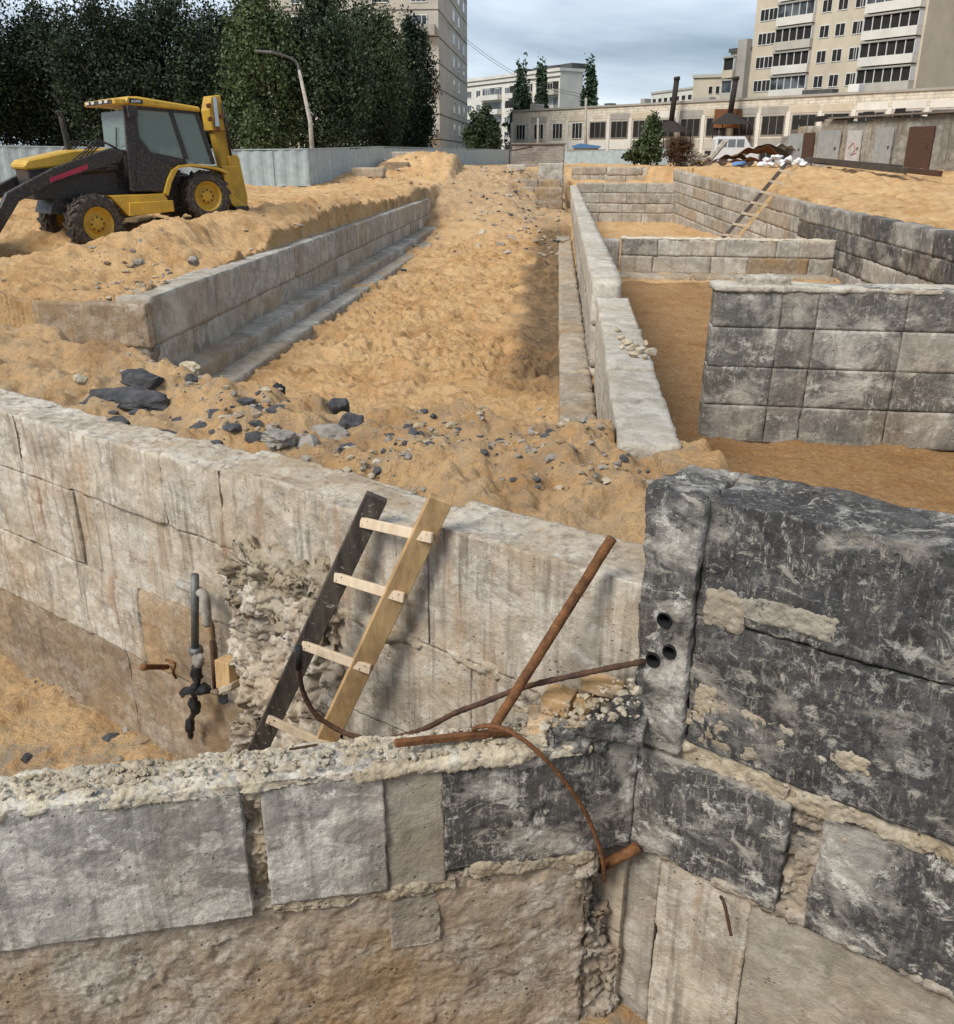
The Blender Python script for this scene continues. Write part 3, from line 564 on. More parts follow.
# near cross wall
F0 = np.array((-2.0, 2.88)); F1 = np.array((.42, 3.52)); FD = (F1-F0)/np.linalg.norm(F1-F0); FN = np.array((FD[1], -FD[0])); FU3 = A(*FD, 0); FN3 = A(*FN, 0)
def Fp(px, py, off=0.): return pp(px, py, F0+FN*off, F1+FN*off)
def Fs(px, py): p = Fp(px, py); return float((p[:2]-F0)@FD), float(p[2])
def Fat(s, z, off=0.): return A(*(F0+FD*s), z)+FN3*off
def fblock(name, s0, s1, z0, z1, mat, parent, off=0., thick=.22, **k):
    return block(name, Fat(s0, z0, off), FU3*(s1-s0), -FN3*thick, A(0, 0, z1-z0), M[mat], parent, **k)
xw = thing('foundation_wall', 'near cross wall in the foreground, whitewashed blocks left and black tar block right', 'wall', Fat(0, -2.6))
a0, a1, b0, b1, c1, d1 = -1.6, Fs(247, 850)[0], Fs(266, 850)[0], Fs(385, 820)[0], Fs(444, 820)[0], Fs(634, 800)[0]
ft = -.705
fblock('concrete_block', a0, a1, -1.455, ft, 'conc_light', xw, .016, res=.011, r=.008, amp=.003, nsc=12, big=.004, crisp=.006)
fblock('mortar_joint', a1-.02, b0+.02, -1.45, ft-.005, 'mortar', xw, -.018, .18, res=.008, r=.02, amp=.008, nsc=16, big=.01, crisp=.03)
fblock('concrete_block', b0, b1, -1.40, ft, 'conc_light', xw, .010, res=.011, r=.010, amp=.003, nsc=12, big=.004, crisp=.006)
fblock('mortar_infill', b1-.002, c1+.004, -1.42, ft-.004, 'beige', xw, -.006, .2, res=.011, r=.012, amp=.005)
o = fblock('concrete_block', c1, d1, -1.335, ft-.003, 'tar_worn', xw, .008, res=.011, r=.010, amp=.004, nsc=12, big=.006, crisp=.008); o['label'] = 'scraped black tar coated block'
# rough lower course and what clings to it
s590 = Fs(588, 900)[0]
fblock('concrete_course', a0, s590, -2.75, -1.37, 'rough', xw, -.012, .24, res=.010, r=.02, amp=.007, nsc=13, big=.010, crisp=.011, maxn=420)
fblock('concrete_patch', Fs(389, 900)[0], Fs(441, 900)[0], -1.80, -1.48, 'conc_mid', xw, -.006, .1, res=.008, r=.03, amp=.008, crisp=.008)
fblock('mortar_ledge', Fs(270, 900)[0], c1+.06, -1.47, -1.39, 'mortar', xw, .006, .1, res=.008, r=.03, amp=.006, nsc=16, big=.012, crisp=.018)
fblock('mortar_ledge', c1+.1, s590+.03, -1.40, -1.32, 'mortar', xw, .002, .1, res=.008, r=.03, amp=.006, nsc=16, big=.012, crisp=.018)
fblock('broken_edge', s590-.05, s590+.045, -1.9, -1.36, 'rough', xw, -.012, .2, res=.008, r=.03, amp=.01, nsc=14, big=.02, crisp=.04)
fblock('broken_edge', s590-.02, d1+.02, -2.7, -2.03, 'rough', xw, -.03, .2, res=.010, r=.04, amp=.012, nsc=12, big=.03, crisp=.05)
fblock('broken_edge', s590+.02, s590+.13, -2.0, -1.78, 'rough', xw, -.05, .2, res=.011, r=.04, amp=.012, nsc=14, big=.02, crisp=.05)
# crust on top
v, f = rough(Fat(a0, ft-.05, .022), FU3*(d1-a0-.22), -FN3*.25, A(0, 0, .055), .009, .012, .005, 95, 22., .010, crisp=.014, maxn=420); mesh('mortar_crust', v, f, M['crust'], xw)
for i, (px, py, w, d, h) in enumerate(((90, 778, .5, .14, .05), (210, 765, .4, .13, .045), (300, 760, .3, .12, .05), (430, 750, .4, .12, .05), (510, 742, .35, .12, .06), (150, 788, .3, .08, .04))):
    p = pz(px, py, ft); v, f = rough(p-FU3*w/2+FN3*d/2-A(0, 0, .05), FU3*w, -FN3*d, A(0, 0, h*.35+.045), .008, .03, .006, 300+i, 26., .010, crisp=.02); mesh('mortar_lump', v, f, M['crust'], xw)
v, f = rough(Fat(d1-.42, ft-.03, .012), FU3*.44, -FN3*.2, A(0, 0, .1), .011, .06, .035, 96, 11., .03); mesh('tar_crust', v, f, M['tar_worn'], xw)

# bricks bedded in the corner
def brick(px, py, wpx, hpx, off, mat, label, tilt=0., dep=.12, yaw=0.):
    p = Wp(px, py, off); q = Wp(px+wpx, py, off); h = Wp(px, py-hpx, off)[2]-p[2]; w = np.linalg.norm(q-p)
    u = U3*math.cos(yaw)+N3*math.sin(yaw); n = N3*math.cos(yaw)-U3*math.sin(yaw)
    return tag(block('brick', p, u*w*math.cos(tilt)+A(0, 0, w*math.sin(tilt)), -n*dep, A(0, 0, h), M[mat], None, res=.008, r=.008, amp=.004, nsc=20), label, 'brick', 'bricks bedded in the corner')
brick(527, 742, 62, 18, .30, 'brick', 'long yellow brick lying lowest in the corner on the near cross wall', .02, .16, -.5)
brick(540, 712, 24, 15, .2, 'brick', 'yellow brick end poking out of the rubble in the middle of the corner pile', 0, .14, -.2)
brick(580, 692, 36, 13, .1, 'brick', 'topmost yellow brick of the corner pile under the rusty cable', 0, .09, -.25)
brick(565, 713, 22, 11, .14, 'brick', 'small yellow brick half buried in chips between the other yellow bricks', .05, .1, -.3)
brick(609, 718, 24, 17, .12, 'tar', 'tar blackened brick next to the pilaster, upper of two', 0, .12, -.15)
brick(584, 737, 50, 17, .22, 'tar', 'long tar blackened brick under the upper blackened brick', .02, .14, -.3)
mbv, mbf = [], []
rs = np.random.RandomState(8)
def chips(name, spots, n, size, mats, kind='stuff', seed=1):
    rs = np.random.RandomState(seed); V = []; Fc = []; MI = []; k = 0
    for i in range(n):
        p, sx = spots(rs); s = size*(.3+1.3*rs.rand()**3)
        v, f = rock(p, (s*rs.uniform(.7, 1.3), s*rs.uniform(.6, 1.1), s*rs.uniform(.35, .7)), rs.randint(1e6), 1, .3)
        Fc += [[a+k for a in q] for q in f]; V.append(v); k += len(v); MI += [rs.randint(len(mats))]*len(f)
    return tag(mesh(name, np.concatenate(V), Fc, [M[m] for m in mats], None, False, MI), kind=kind)
def sp_corner(rs):
    px = rs.uniform(512, 640); t = rs.uniform(0, 1); return Wp(px, 735-42*t-rs.uniform(0, 6)-(px-512)*.09, .3-.24*t), 1
tag(chips('mortar_rubble', sp_corner, 170, .026, ['crust', 'mortar', 'mortar', 'stone'], seed=3), 'pale mortar chips heaped between the bricks in the corner', 'rubble')
v, f = rough(Wp(505, 752, .27)-A(0, 0, .25), U3*.30, -N3*.3, A(0, 0, .25), .012, .05, .03, 98, 14., .03)
mesh('rubble_core', v, f, M['mortar'], xw)
v, f = rough(Wp(530, 725, .15)-A(0, 0, .25), U3*.36, -N3*.2, A(0, 0, .26), .012, .05, .03, 99, 14., .03); mesh('rubble_core', v, f, M['mortar'], xw)

def sp_crust(rs):
    px = rs.uniform(-60, 600); t = rs.uniform(0, 1)**.7; s_ = Fs(px, 780)[0]
    return Fat(s_, ft+.022, -.19*t), 1
tag(chips('mortar_rubble', sp_crust, 900, .014, ['crust', 'crust', 'stone', 'mortar'], seed=5), 'crumbs of pale mortar lying along the top of the near cross wall', 'rubble')

# ------------------------------------------------------------------ ladders
def beam(mb, a, b, wd, w, t, m=0):
    a = np.array(a, float); b = np.array(b, float); d = unit(b-a); wd = unit(np.array(wd)-d*np.dot(wd, d)); n = np.cross(d, wd)
    return mb.ob(a-wd*w/2-n*t/2, b-a, wd*w, n*t, m)
lad = thing('ladder', 'homemade timber ladder close by, one dark and one tan rail, leaning on the streaked wall', 'ladder', pz(250, 840, -2.15))
r1a = pz(216, 838, -2.2); r1b = Wp(377, 496, .07); r2a = pz(281, 836, -2.2); r2b = Wp(441, 498, .07)
wv = unit(r2a-r1a)
MB_ = MB(); beam(MB_, r1a, r1b, wv, .115, .045); MB_.build('rail', M['wood_dark'], lad, .004)['label'] = 'weathered dark timber rail'
MB_ = MB(); beam(MB_, r2a, r2b, wv, .12, .05); MB_.build('rail', M['wood_tan'], lad, .004)['label'] = 'raw tan timber rail'
dl = unit(r1b-r1a); ln = np.cross(dl, wv); ln = ln if np.dot(ln, _C-r1a) > 0 else -ln
def railpt(a, b, py):
    lo, hi = 0., 1.
    def ypx(t):
        p = a+(b-a)*t-_C; g = p@_F; z = p[2]; return 512-F*(g*math.sin(TH)+z*math.cos(TH))/(g*math.cos(TH)-z*math.sin(TH))
    for _ in range(40):
        m = (lo+hi)/2
        if ypx(m) > py: lo = m
        else: hi = m
    return a+(b-a)*lo
for (y1, y2) in ((792, 817), (717, 741), (643, 663), (575, 592), (520, 533)):
    a = railpt(r1a, r1b, y1)+ln*.036; b = railpt(r2a, r2b, y2)+ln*.036; e_ = unit(b-a)
    MB_ = MB(); beam(MB_, a-e_*.03, b+e_*.05, dl, .055, .022); rg = MB_.build('rung', M['wood_pale'], lad, .003)
    for c_ in (a, b):
        for k_ in (-.014, .016):
            MB_ = MB(); MB_.lathe(c_+ln*.010+dl*k_+e_*k_*.7, ln, [(0, .004), (.0055, .004), (.0055, 0)], 8); MB_.build('nail', M['rust_dark'], rg)
fl = thing('ladder', 'distant timber ladder leaning on the light brown wall up to the sand plateau', 'ladder', pY(726, 238, 40.))
fa = [pY(722, 240, 36.5), pY(787, 163, 38.0), pY(736, 240, 36.5), pY(797, 165, 38.0)]
for a, b, m in ((fa[0], fa[1], 'wood_dark'), (fa[2], fa[3], 'wood_tan')):
    MB_ = MB(); beam(MB_, a, b, (1, 0, 0), .14, .06); MB_.build('rail', M[m], fl, .004)
for t in (.06, .2, .34, .48, .62, .76, .9):
    MB_ = MB(); a = fa[0]+(fa[1]-fa[0])*t+A(-.12, -.06, .03); b = fa[2]+(fa[3]-fa[2])*t+A(.06, -.06, -.05); beam(MB_, a, b, (0, 0, 1), .09, .04); MB_.build('rung', M['wood_pale'], fl, .003)

# ------------------------------------------------------------------ rods, cable, pipes
def smooth_path(pts, n=6):
    P = [np.array(p, float) for p in pts]; P = [2*P[0]-P[1]]+P+[2*P[-1]-P[-2]]; out = []
    for i in range(1, len(P)-2):
        for k in range(n):
            t = k/n; out.append(.5*((2*P[i])+(-P[i-1]+P[i+1])*t+(2*P[i-1]-5*P[i]+4*P[i+1]-P[i+2])*t*t+(-P[i-1]+3*P[i]-3*P[i+1]+P[i+2])*t**3))
    return out+[P[-2]]
def rod(name, pts, r, mat, label, cat, sm_=True, n=9):
    pts = smooth_path(pts if sm_ else [pts[0]+(pts[-1]-pts[0])*t+A(.0008*math.sin(t*40), 0, .0008*math.sin(t*23)) for t in np.linspace(0, 1, 12)], 9); r2 = [r*(1+(.09*(i % 3 == 0) if sm_ else 0)+(.06*math.sin(i*.7)+.05*math.sin(i*2.1))*(1 if sm_ else .3)) for i in range(len(pts))]
    m = MB(); m.tube(pts, r2, n); o = m.build(name, M[mat], None, smooth=True, base=pts[0]); return tag(o, label, cat)
cab = [(299, 652, .62), (299, 672, .60), (304, 694, .56), (315, 714, .52), (330, 725, .47), (350, 735, .43), (375, 739, .40), (402, 736, .37), (428, 727, .34), (455, 713, .31), (482, 703, .28), (510, 692, .24), (540, 683, .20), (572, 676, .16), (605, 669, .12), (636, 663, .07), (651, 660, -.02)]
rod('cable', [Wp(*q) for q in cab], .0135, 'rust_dark', 'sagging rusty cable strung from the ladder into a bore of the pilaster', 'cable')
m = MB(); q = [Wp(299, 647, .62), Wp(299, 668, .605)]; m.tube(q, [.019, .022], 9); tag(m.build('cable_sleeve', M['black'], None, smooth=True, base=q[0]), 'frayed black sleeve on the free end of the rusty cable', 'sleeve')
rod('steel_rod', [Wp(492, 730, .40), Wp(612, 538, .05)], .024, 'rust', 'thick straight rusty rod leaning against the streaked wall', 'rod', False, 12)
rod('bent_rebar', [Fp(473, 729, -.1), Fp(484, 726, -.05), Fp(498, 727, 0), Fp(513, 733, .03), Fp(530, 745, .05), Fp(550, 764, .06), Fp(569, 787, .065), Fp(585, 812, .06), Fp(597, 840, .045), Fp(603, 862, .02), Fp(604, 880, -.02)], .0105, 'rust', 'thin bent rusty bar drooping over the black block into the corner hole', 'rebar')
p0 = Fp(395, 747, -.03); p1 = Fp(512, 735, -.12)
m = MB(); beam(m, p0+A(0, 0, .02), p1+A(0, 0, .02), (0, 0, 1), .032, .03); tag(m.build('flat_bar', M['rust'], None, .004, base=p0), 'short flat rusty bar lying on the pale crust of the near wall', 'bar')
p0 = Fp(598, 868, -.05); p1 = Wp(640, 846, .02)
m = MB(); m.tube([p0, p1], [.028, .03], 14); m.tube([p0+(p0-p1)*.01, p1], [.021, .021], 14); tag(m.build('pipe_stub', M['rust'], None, smooth=True, base=p0), 'stub of rusty pipe jutting from the corner hole under the black blocks', 'pipe')
p0 = Wp(723, 900, .03)
rod('steel_pin', [Wp(721, 897, .0), Wp(724, 903, .05), Wp(727, 915, .06), Wp(731, 935, .06)], .008, 'rust_dark', 'small rusty pin hanging from the lower joint of the tar wall', 'pin')
m = MB(); rod('wire_scrap', [Fp(290, 757, -.1)+A(0, 0, .04), Fp(318, 753, -.13)+A(0, 0, .045)], .006, 'rust_dark', 'scrap of dark wire lying on the pale crust left of the flat bar', 'wire', False)

# pipe riser and fittings on the far left of the streaked wall
BK = -.12
rp = thing('pipe_riser', 'grey pipe riser with a broken flange on the brown wall left of the ladder', 'pipe', Wp(195, 650, BK))
m = MB(); m.tube([Wp(195, 575, .0), Wp(195, 648, .0)], .027, 14); m.build('pipe', M['pipe'], rp, smooth=True)
m = MB(); m.tube(smooth_path([Wp(207, 625, -.02), Wp(206, 605, -.02), Wp(203, 594, -.02), Wp(190, 588, -.02), Wp(180, 584, -.05)]), .033, 14); m.build('elbow', M['conc'], rp, smooth=True)
m = MB(); c = Wp(196, 650, .0); m.lathe(c, (0, 0, 1), [(0, .02), (.045, .02), (.05, .0), (.05, -.02), (.03, -.04), (0, -.04)], 16); m.build('flange', M['pipe'], rp, smooth=True)
v, f = rock(Wp(198, 660, .03), (.06, .05, .06), 5, 3, .6); mesh('seal', v, f, M['grey_stone'], rp)
def lump(name, px, py, off, s, mat, seed, label, cat, sub=3, amp=.6, zf=None):
    v, f = rock(Wp(px, py, off), s, seed, sub, amp); return tag(mesh(name, v, f, M[mat], None, True, base=Wp(px, py, off)), label, cat)
tr = thing('tar_rag', 'torn black bitumen rag hanging under the grey pipe riser', 'rag', Wp(195, 690, .0))
for i, (px, py, s) in enumerate(((197, 676, (.05, .04, .07)), (193, 690, (.10, .05, .04)), (202, 689, (.06, .05, .05)), (192, 706, (.035, .03, .07)), (190, 725, (.02, .02, .06)), (184, 693, (.05, .04, .03)))):
    v, f = rock(Wp(px, py, .02), s, 30+i, 3, .7); mesh('strip', v, f, M['black'], tr)
m = MB(); m.tube(smooth_path([Wp(196, 664, .02), Wp(198, 680, .03), Wp(194, 694, .03), Wp(196, 708, .0), Wp(190, 722, -.05), Wp(191, 738, -.08)], 6), [.022+.012*math.sin(i*1.9)**2+.01*math.sin(i*.8) for i in range(31)], 8); m.build('strip', M['black'], tr, smooth=True)
m = MB(); m.tube([Wp(212, 641, .03), Wp(215, 688, .06)], .017, 10); tag(m.build('pipe_stub', M['rust_dark'], None, smooth=True, base=Wp(212, 641, .03)), 'short upright rusty pipe right of the grey pipe riser', 'pipe')
m = MB(); m.lathe(Wp(143, 667, .12), Wp(165, 667, -.1)-Wp(143, 667, .12), [(0, 0), (.028, 0), (.028, .02), (.02, .03), (.02, .3), (0, .3)], 14); tag(m.build('pipe_stub', M['rust'], None, smooth=True, base=Wp(143, 667, .1)), 'capped rusty pipe stub sticking out of the brown wall', 'pipe')
rod('wall_hook', [Wp(166, 660, -.1), Wp(170, 661, .05), Wp(175, 664, .06), Wp(173, 672, .05), Wp(176, 678, .03)], .010, 'rust', 'bent rusty hook beside the capped pipe stub', 'hook')
wb = thing('timber_offcut', 'squared pale timber offcut wedged beside the upright rusty pipe', 'timber', Wp(223, 692, .0))
p = Wp(216, 688, .10); q = MB(); q.ob(p, Wp(230, 692, .10)-p, -N3*.1, Wp(214, 660, .06)-p); q.build('block', M['wood_tan'], wb, .004)
v, f = rough(Wp(219, 695, .12), Wp(232, 690, .1)-Wp(219, 695, .12), -N3*.08, A(0, 0, .05), .01, .012, .006, 5); mesh('stone_shim', v, f, M['stone'], wb)
v, f = rock(Wp(224, 698, .06), (.07, .05, .02), 61, 3); mesh('tar_pad', v, f, M['black'], wb)

# ------------------------------------------------------------------ stones
def stone(px, py, z, s, mat, seed, label, cat='stone', sub=4, amp=.5, name='stone', dz=.12):
    p = pz(px, py, z)
    for _ in range(3): p = pz(px, py, float(terrain(np.array([p[0]]), np.array([p[1]]))[0])+s[2]*dz)
    v, f = rock(p, s, seed, sub, amp); return tag(mesh(name, v, f, M[mat], None, False, base=p-A(0, 0, s[2]*.5)), label, cat)
stone(146, 381, 0, (.22, .18, .16), 'asphalt', 1, 'rounded dark asphalt lump standing behind the flat asphalt slab at the left')
stone(133, 404, 0, (.5, .26, .15), 'asphalt', 2, 'big flat dark asphalt slab lying on the near rubble bank', 'slab', name='asphalt_slab')
stone(178, 400, 0, (.10, .09, .09), 'grey_stone', 3, 'grey rounded stone at the right end of the flat asphalt slab')
stone(80, 379, 0, (.09, .06, .05), 'stone', 4, 'small pale stone left of the dark asphalt lump')
stone(188, 369, 0, (.19, .12, .10), 'stone', 5, 'cream coloured broken stone right of the dark asphalt lump')
stone(190, 382, 0, (.07, .07, .08), 'asphalt', 6, 'small black lump tucked under the cream broken stone')
stone(279, 391, 0, (.09, .06, .07), 'black', 7, 'small black tarry chunk on the crest of the bank left of centre')
stone(338, 411, 0, (.12, .09, .10), 'asphalt', 8, 'upright dark asphalt chunk on the crest of the bank')
stone(352, 424, 0, (.11, .09, .09), 'asphalt', 9, 'dark asphalt chunk just below the upright chunk on the crest')
stone(412, 433, 0, (.16, .08, .04), 'asphalt', 10, 'thin dark asphalt flake on the bank near its middle', 'slab', name='asphalt_slab')
stone(205, 430, 0, (.13, .12, .05), 'asphalt', 11, 'dark asphalt flake sunk in the near bank below the crest', 'slab', name='asphalt_slab')
stone(152, 437, 0, (.3, .18, .08), 'asphalt', 12, 'broad purple grey asphalt plate at the lower left of the bank', 'slab', name='asphalt_slab')
stone(275, 436, 0, (.22, .16, .08), 'grey_stone', 13, 'flat grey concrete fragment half buried in the near bank')
stone(330, 437, 0, (.24, .14, .08), 'grey_stone', 14, 'long grey concrete fragment beside the dark chunks on the bank')
stone(112, 425, 0, (.2, .13, .08), 'asphalt', 15, 'small dark plate between the flat slab and the purple grey plate')
stone(194, 262, 0, (.1, .09, .09), 'grey_stone', 16, 'round grey stone on the sand behind the left trench wall')
stone(138, 263, 0, (.1, .09, .07), 'grey_stone', 17, 'brownish lump on the spoil bank below the backhoe')
stone(404, 270, -1.3, (.16, .1, .06), 'asphalt', 18, 'lone dark stone on the trench floor beside the footing')
stone(540, 296, -1.3, (.1, .07, .05), 'stone', 19, 'lone pale stone on the dark strip of the trench floor')
# pebbles on the near end of the central wall
for i, (px, py, s) in enumerate(((618, 330, .05), (621, 337, .06), (626, 342, .075), (633, 347, .07), (640, 350, .08), (646, 343, .05), (652, 352, .07), (634, 355, .06), (622, 347, .04), (645, 357, .05))):
    p = pz(px, py, -.01+s*.3); v, f = rock(p, (s, s*.8, s*.6), 70+i, 3, .3)
    tag(mesh('pebble', v, f, M['stone'], None, True, base=p), 'rounded yellowish pebble in the cluster on the near end of the central wall', 'pebble', 'pebbles on the central wall')
for i, (px, py, s, m, lb) in enumerate(((636, 437, .1, 'stone', 'tan rounded rock below the broken end of the central wall'), (655, 441, .085, 'grey_stone', 'pale grey rock at the foot of the central wall end'), (668, 444, .08, 'stone', 'small cream rock rightmost at the foot of the central wall end'))):
    p = pz(px, py, -.12); v, f = rock(p, (s, s*.8, s*.7), 90+i, 3, .4); tag(mesh('stone', v, f, M[m], None, True, base=p), lb, 'stone')
def onground(x, y, up=0.): return A(x, y, float(terrain(np.array([x]), np.array([y]))[0])+up)
def sp_bank(rs):
    while 1:
        px = rs.uniform(-40, 700); py = rs.uniform(345, 560); p = pz(px, py, -.05); sw = (p[:2]-W0)@WN
        if sw < -.12 and p[0] < 1.3 and fbm(np.array([[p[0]*1.3, p[1]*1.3, 3.]]), 77, 3)[0]+rs.rand()*.5 > .18: return onground(p[0], p[1], .005), 1
tag(chips('rubble', sp_bank, 1500, .036, ['stone', 'grey_stone', 'asphalt', 'conc_dirty', 'grey_stone'], seed=11), 'small stones and crumbled asphalt strewn over the near sand bank', 'rubble')
def sp_left(rs):
    if rs.rand() < .45: a = pz(rs.uniform(95, 170), rs.uniform(268, 302), 0.)
    else: a = A(rs.uniform(-8.5, -5.6), rs.uniform(12, 40), 0)
    return onground(a[0], a[1], .01), 1
tag(chips('rubble', sp_left, 320, .06, ['stone', 'grey_stone', 'grey_stone', 'conc_dirty'], seed=12), 'loose stones on the spoil behind the left trench wall', 'rubble')
def sp_far(rs):
    x = rs.normal(-1.5, 1.6); y = rs.uniform(30, 60); x = min(max(x, -5), .1); return onground(x, y, .02), 1
tag(chips('rubble', sp_far, 480, .14, ['stone', 'grey_stone', 'asphalt', 'conc_dirty', 'top'], seed=13), 'broken masonry strewn over the ramp at the far end of the trench', 'rubble')
def sp_heap(rs):
    x = rs.normal(-9, 2.5); y = rs.uniform(46, 66); return onground(x, y, .02), 1
tag(chips('rubble', sp_heap, 200, .14, ['grey_stone', 'asphalt', 'conc_dirty', 'top'], seed=14), 'rubble scattered around the far spoil heap', 'rubble')
def sp_floor(rs):
    if rs.rand() < .5: return onground(rs.uniform(-4.3, .1), rs.uniform(10, 36), .005), 1
    return onground(rs.uniform(1.2, 9), rs.uniform(9, 31), .005), 1
tag(chips('rubble', sp_floor, 420, .04, ['stone', 'conc_dirty', 'grey_stone'], seed=15), 'stray stones on the pit and trench floors', 'rubble')

def sp_asph(rs):
    px = rs.normal(200, 75); py = rs.uniform(385, 452); p = pz(px, py, 0.); return onground(p[0], p[1], -.005), 1
tag(chips('asphalt_rubble', sp_asph, 110, .085, ['asphalt', 'asphalt', 'grey_stone', 'conc_dirty'], seed=31), 'broken asphalt and dirt clods half sunk in the near left bank', 'rubble')

# ------------------------------------------------------------------ backhoe loader
def muddy(name, c, r, amt):
    g = G(name, r, .45); n = g.noise(3, 8, .7); f = g.noise(22, 7, .75); v = g.noise(1, 6, .7, g.map((30, 30, 3)))
    k = g.mix(g.rng(n, .3, .7), tuple(x*.7 for x in c), tuple(x*1.15 for x in c)); k = g.mix(g.rng(f, .5, .64, 0, amt), k, (.30, .21, .12)); k = g.mix(g.rng(v, .55, .68, 0, amt*.8), k, (.05, .04, .03))
    g.set(g.b.inputs['Roughness'], g.rng(f, .4, .7, r*.8, .9)); return g.col(k)
M['yellow'] = muddy('yellow_machine_paint', (.56, .33, .025), .45, .55); M['black_paint'] = muddy('black_machine_paint', (.013, .013, .015), .35, .3)
M['rubber'] = muddy('dusty_rubber', (.03, .028, .026), .85, .6)
M['red'] = plain('red_decal', (.32, .02, .05), .5, .2)
M['lamp'] = plain('lamp_lens', (.5, .5, .48), .15, .1)
M['seat'] = plain('grey_seat_fabric', (.09, .09, .1), .9, .3)
M['chrome'] = plain('chromed_ram', (.5, .5, .5), .2, .1, metal=1.)
def glassm(name, tint, a):
    g = G(name, .04, .5); g.b.inputs['Base Color'].default_value = (*tint, 1); g.b.inputs['Alpha'].default_value = a; return g.m
M['cabglass'] = glassm('reflection_tinted_cab_glass', (.20, .27, .25), .48)  # greenish glass, its colour paled to imitate reflected sky and fence
fr = pY(97, 222, 18.); rr_ = pY(204, 195, 19.6)
VF = unit(A(*(fr-rr_)[:2], 0)); VA = A(-VF[1], VF[0], 0); VA = VA if VA[1] > 0 else -VA
def Zc(zx, zy, t=0.):
    px = 50+zx/3.407; py = 50+zy/3.407; o = rr_+VA*t; return pp(px, py, o[:2], (o+VF)[:2])
bh = thing('backhoe_loader', 'yellow and black backhoe loader parked on the sand with its digging arm folded behind', 'digger', (rr_[0]-.7, rr_[1]+.5, .1))
def pr(name, pts, t0, t1, mat, parent=bh, bevel=.012):
    q = MB(); q.prism([Zc(x, y, t0) for x, y in pts], VA*(t1-t0)); return q.build(name, M[mat], parent, bevel)
def wheel(c, R, w, rim, lugs, name='wheel', rot=0.):
    ax = VA*math.cos(rot)+VF*math.sin(rot)
    q = MB(); q.lathe(c, ax, [(rim*.98, -w*.42), (rim*1.1, -w*.5), (R*.86, -w*.5), (R*.95, -w*.42), (R*.965, 0), (R*.95, w*.42), (R*.86, w*.5), (rim*1.1, w*.5), (rim*.98, w*.42)], 40)
    u = unit(np.cross(ax, Z3)); v_ = np.cross(ax, u)
    for i in range(lugs):
        for s in (-1, 1):
            a = 2*math.pi*(i+(.5 if s > 0 else 0))/lugs; d = math.cos(a)*u+math.sin(a)*v_; tn = -math.sin(a)*u+math.cos(a)*v_
            a0 = c+d*R*.90+ax*s*w*.02; sl = tn*w*.32+ax*s*w*.46
            q.ob(a0-tn*.022, sl, tn*.055, d*R*.10)
    wh = q.build(name, M['rubber'], bh, smooth=False)
    q = MB(); q.lathe(c, ax, [(rim, -w*.44), (rim*.93, -w*.40), (rim*.86, -w*.20), (rim*.5, -w*.14), (rim*.48, -w*.3), (rim*.30, -w*.34), (0, -w*.34)], 32)
    q.build('rim', M['yellow'], wh, smooth=True)
    q = MB()
    for i in range(8):
        a = i*math.pi/4; d = math.cos(a)*u+math.sin(a)*v_; q.lathe(c+d*rim*.4, -ax, [(.0, w*.36), (.02, w*.36), (.02, w*.25)], 6)
    q.build('hub_bolts', M['black_paint'], wh)
    return wh
rc = Zc(527, 497, .2); Rr = (Zc(527, 410, .2)-Zc(527, 580, .2))[2]/2
fc = Zc(152, 592, .1); Rf = 1.08* (Zc(152, 503, .1)-Zc(152, 690, .1))[2]/2
for t in (0., 1.75): wheel(rc+VA*t, Rr, .42, Rr*.60, 16)
for t in (0., 1.75): wheel(fc+VA*t, Rf, .36, Rf*.58, 18, rot=.22)
pr('chassis', [(0, 560), (20, 470), (250, 430), (590, 430), (600, 500), (420, 540), (250, 575)], .45, 1.5, 'black_paint')
pr('step_box', [(205, 497), (390, 489), (425, 550), (270, 566)], -.02, .42, 'yellow')
pr('step_plate', [(270, 520), (420, 512), (425, 550), (270, 567)], -.06, -.02, 'yellow')
# cab: frame plates with real openings
fp = [('pillar', [(250, 190), (292, 190), (306, 300), (296, 480), (276, 480), (262, 330)]), ('belt_panel', [(296, 300), (308, 300), (345, 348), (462, 372), (470, 388), (440, 391), (410, 402), (388, 482), (288, 482)]),
      ('pillar', [(402, 200), (416, 202), (474, 372), (458, 372)]), ('pillar', [(492, 208), (504, 208), (566, 388), (552, 390)]), ('top_rail', [(268, 184), (508, 208), (508, 220), (268, 200)])]
for nm, pts in fp:
    for t in (0., 1.55): pr(nm, pts, t, t+.07, 'black_paint')
for pts in ([(292, 196), (402, 206), (458, 374), (345, 350), (304, 302)], [(414, 206), (494, 214), (554, 390), (472, 376)]):
    for t in (.03, 1.6): pr('side_window', pts, t, t+.008, 'cabglass', bevel=0)
a, b = Zc(262, 205, .07), Zc(276, 345, .07)
q = MB(); q.ob(b, VA*1.48, (a-b), VF*.008); q.build('windscreen', M['cabglass'], bh)
q = MB(); q.ob(b-(a-b)*.02-A(0, 0, .75), VA*1.5, A(0, 0, .77), VF*.05); q.build('front_panel', M['black_paint'], bh)
w_ = MB(); w_.tube([b+VA*.75+VF*.03, b+VA*.62+VF*.03+(a-b)*.6], .012, 5); w_.build('wiper', M['black_paint'], bh)
a, b = Zc(500, 214, .07), Zc(560, 390, .07); q = MB(); q.ob(b, VA*1.48, (a-b), VF*.008); q.build('rear_window', M['cabglass'], bh)
rf = pr('roof', [(250, 184), (262, 157), (300, 158), (512, 194), (514, 211), (268, 186)], -.06, 1.70, 'yellow', bevel=.03)
vz = Zc(262, 186, -.06); vt = Zc(256, 162, -.06)
